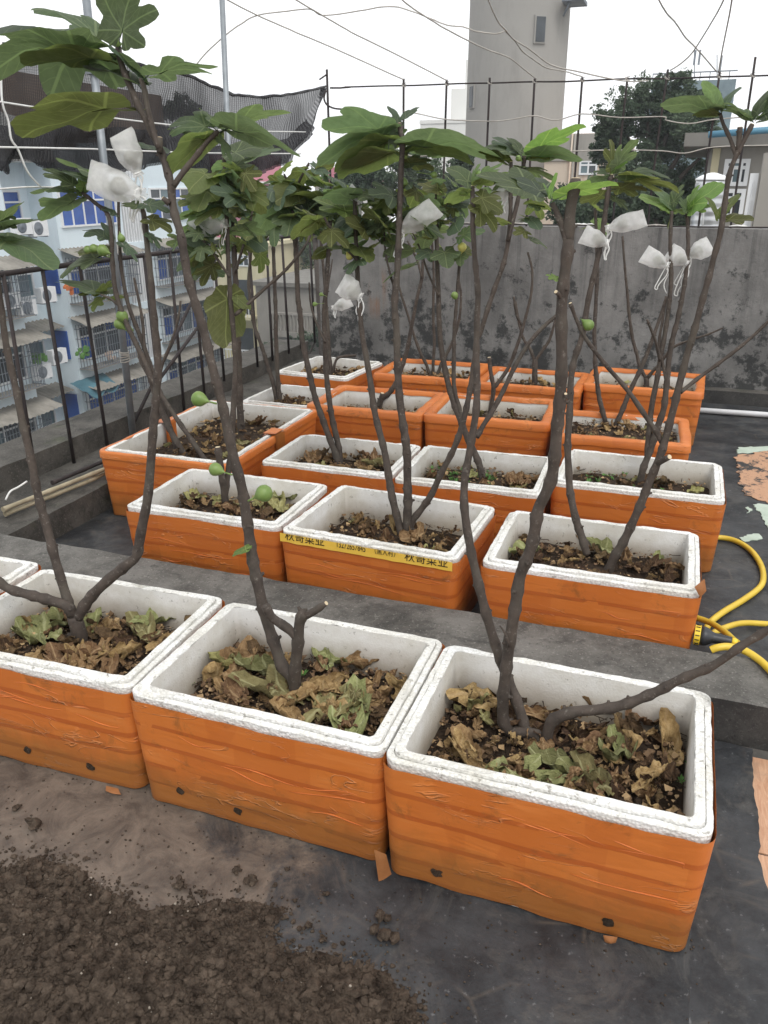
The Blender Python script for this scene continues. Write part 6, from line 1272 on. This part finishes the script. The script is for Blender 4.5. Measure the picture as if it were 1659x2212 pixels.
def clod(mb, c, s_, r_):
    k0 = len(mb.v); q = Matrix.Rotation(r_.uniform(0, 6), 3, Vector((r_.gauss(0, 1), r_.gauss(0, 1), r_.gauss(0, 1))).normalized()); sc = Vector((r_.uniform(.75, 1.25), r_.uniform(.75, 1.25), r_.uniform(.6, 1)))
    for p in ico: w = q @ p; w = Vector((w.x*sc.x, w.y*sc.y, w.z*sc.z))*s_*r_.uniform(.55, 1.3); mb.v.append(tuple(c+w))
    for f in icf: mb.face([k0+i for i in f], None, s_ < .0045)
r_ = random.Random(5); cnt = 0
marks = []
while cnt < 26000:
    x = r_.uniform(-1.3, -.14); y = r_.uniform(.55, 1.12); d_ = edged(x, y)
    if d_ < -.10 or (d_ < 0 and r_.random() > math.exp(d_*60)*.6): continue
    s_ = min(.0125, .0013*math.exp(abs(r_.gauss(0, .82))))
    if d_ < 0: s_ = min(s_, .006)
    f0 = len(mb.f); clod(mb, Vector((x, y, max(0, hh(x, y))+s_*.35)), s_, r_); cnt += 1
    if r_.random() < .012 and s_ < .004: marks.append(f0)
hpo = mb.build('earth_heap', [M['earth'], M['pale_stone']])
for f0 in marks:
    for k in range(20): hpo.data.polygons[f0+k].material_index = 1
hpo = hpo; tag(hpo, 'heap of loose crumbly brown earth on the roof floor', 'earth', None, 'stuff')
for i, (px, py, s_) in enumerate(((72, 1786, .016), (36, 1748, .010), (388, 1912, .013), (823, 1990, .013), (823, 2026, .018), (545, 1905, .012), (512, 1885, .009), (440, 1935, .009), (660, 2005, .009), (705, 1935, .007), (620, 1880, .006), (700, 2030, .008))):
    mb = MB(); p = onZ(px, py, 0); rr = random.Random(i)
    for k in range(7): clod(mb, Vector((p.x+rr.gauss(0, s_*.5), p.y+rr.gauss(0, s_*.4), s_*.45+rr.uniform(0, s_*.4))), s_*rr.uniform(.4, .75), rr)
    o = mb.build('earth_clod', M['earth'], None, p); tag(o, 'single crumbly earth clod lying on the roof floor', 'earth clod', 'earth clods on the roof floor')
mb = MB(); r_ = random.Random(9)
for i in range(1500):
    x = r_.uniform(-1.5, .28); y = r_.uniform(.8, 1.8)
    clod(mb, Vector((x, y, .0012)), r_.uniform(.0008, .0030), r_)
gr_ = mb.build('floor_grit', M['earth']); tag(gr_, 'fine grit scattered over the roof floor', 'grit', None, 'stuff')

# ---------------------------------------------------------------- hose and spray nozzle
hose = thing('garden_hose', onZ(1560, 1330, 0), 'yellow garden hose looped behind the second row box', 'hose')
H1 = [onZ(u, v_, .012) for u, v_ in [(1490, 1170), (1516, 1165), (1552, 1161), (1588, 1168), (1621, 1188), (1643, 1219), (1649, 1247), (1641, 1269), (1607, 1295), (1564, 1321), (1536, 1343), (1520, 1368)]]
MB().tube(smooth_path(H1, 6), .0105, 10).build('loop', M['yellow_hose'], hose)
H2 = [onZ(u, v_, z_) for u, v_, z_ in [(1480, 1330, .03), (1502, 1334, .05), (1536, 1346, .07), (1564, 1364, .10), (1584, 1382, .125), (1592, 1388, .14)]]
MB().tube(smooth_path(H2, 6), .0095, 10).build('loop', M['yellow_hose'], hose)
H3 = [onZ(u, v_, z_) for u, v_, z_ in [(1520, 1384, .03), (1540, 1368, .04), (1574, 1353, .035), (1607, 1346, .02), (1659, 1348, .012), (1740, 1352, .012)]]
H3 += [Vector((1.15, 2.35, .012)), Vector((1.9, 2.6, .012)), Vector((2.9, 2.5, .012))]
MB().tube(smooth_path(H3, 6), .0095, 10).build('loop', M['yellow_hose'], hose)
H4 = [onZ(u, v_, z_) for u, v_, z_ in [(1536, 1404, .135), (1550, 1399, .144), (1574, 1397, .148), (1607, 1405, .146), (1638, 1424, .143), (1662, 1446, .143), (1720, 1510, .143)]]
q4 = H4[-1]; H4 += [Vector((q4.x+.10, 1.835, .120)), Vector((q4.x+.16, 1.80, .050)), Vector((q4.x+.28, 1.74, .018)), Vector((q4.x+.9, 1.60, .018)), Vector((q4.x+1.5, 1.5, .018))]
MB().tube(smooth_path(H4, 6), .0105, 10).build('loop', M['yellow_hose'], hose)
a_ = onZ(1499, 1370, .150); b_ = onZ(1590, 1387, .150); ax = b_-a_; L_ = ax.length
nz_o = thing('spray_nozzle', a_, 'black spray nozzle with yellow ring lying behind the concrete beam', 'nozzle')
MB().lathe(a_, ax, [(0, .020), (.001, .028), (L_*.15, .0285), (L_*.152, .024)], 28, False).build('ring', M['yellow_plastic'], nz_o)
mb = MB()
for k in range(14):
    w = 2*math.pi*k/14; u_ = ax.normalized(); s1 = u_.cross(Vector((0, 0, 1))).normalized(); s2 = u_.cross(s1); c = a_+u_*L_*.08+(s1*math.cos(w)+s2*math.sin(w))*.0288
    mb.obox(c, u_*L_*.05, (s1*-math.sin(w)+s2*math.cos(w))*.0012, (s1*math.cos(w)+s2*math.sin(w))*.0012)
mb.build('ring_ribs', M['ink_black'], nz_o)
MB().lathe(a_, ax, [(L_*.153, .026), (L_*.24, .0275), (L_*.32, .025), (L_*.44, .0165), (L_*.5, .0150), (L_*.88, .0125), (L_*.9, .0115)], 24).build('body', M['black_plastic'], nz_o)
MB().lathe(a_, ax, [(L_*.9, .011), (L_*.97, .0105), (L_*1.03, .0085)], 18).build('coupling', M['yellow_plastic'], nz_o)

# ---------------------------------------------------------------- thin damp haze over the town
hz = MB().box((-230, -130, -17.2), (230, 330, 24.0)).build('haze', bpy.data.materials.new('haze_air')); tag(hz, 'thin pale damp haze over the town', 'haze', None, 'stuff')
hm = hz.data.materials[0]; hm.use_nodes = True; hm.node_tree.nodes.clear()
ho = hm.node_tree.nodes.new('ShaderNodeOutputMaterial'); hv = hm.node_tree.nodes.new('ShaderNodeVolumePrincipled')
hv.inputs['Color'].default_value = (.86, .90, .95, 1); hv.inputs['Density'].default_value = .0012; hv.inputs['Anisotropy'].default_value = .2
hm.node_tree.links.new(hv.outputs[0], ho.inputs['Volume'])
SC.cycles.volume_bounces = 3; SC.cycles.max_bounces = 12; SC.cycles.transparent_max_bounces = 16
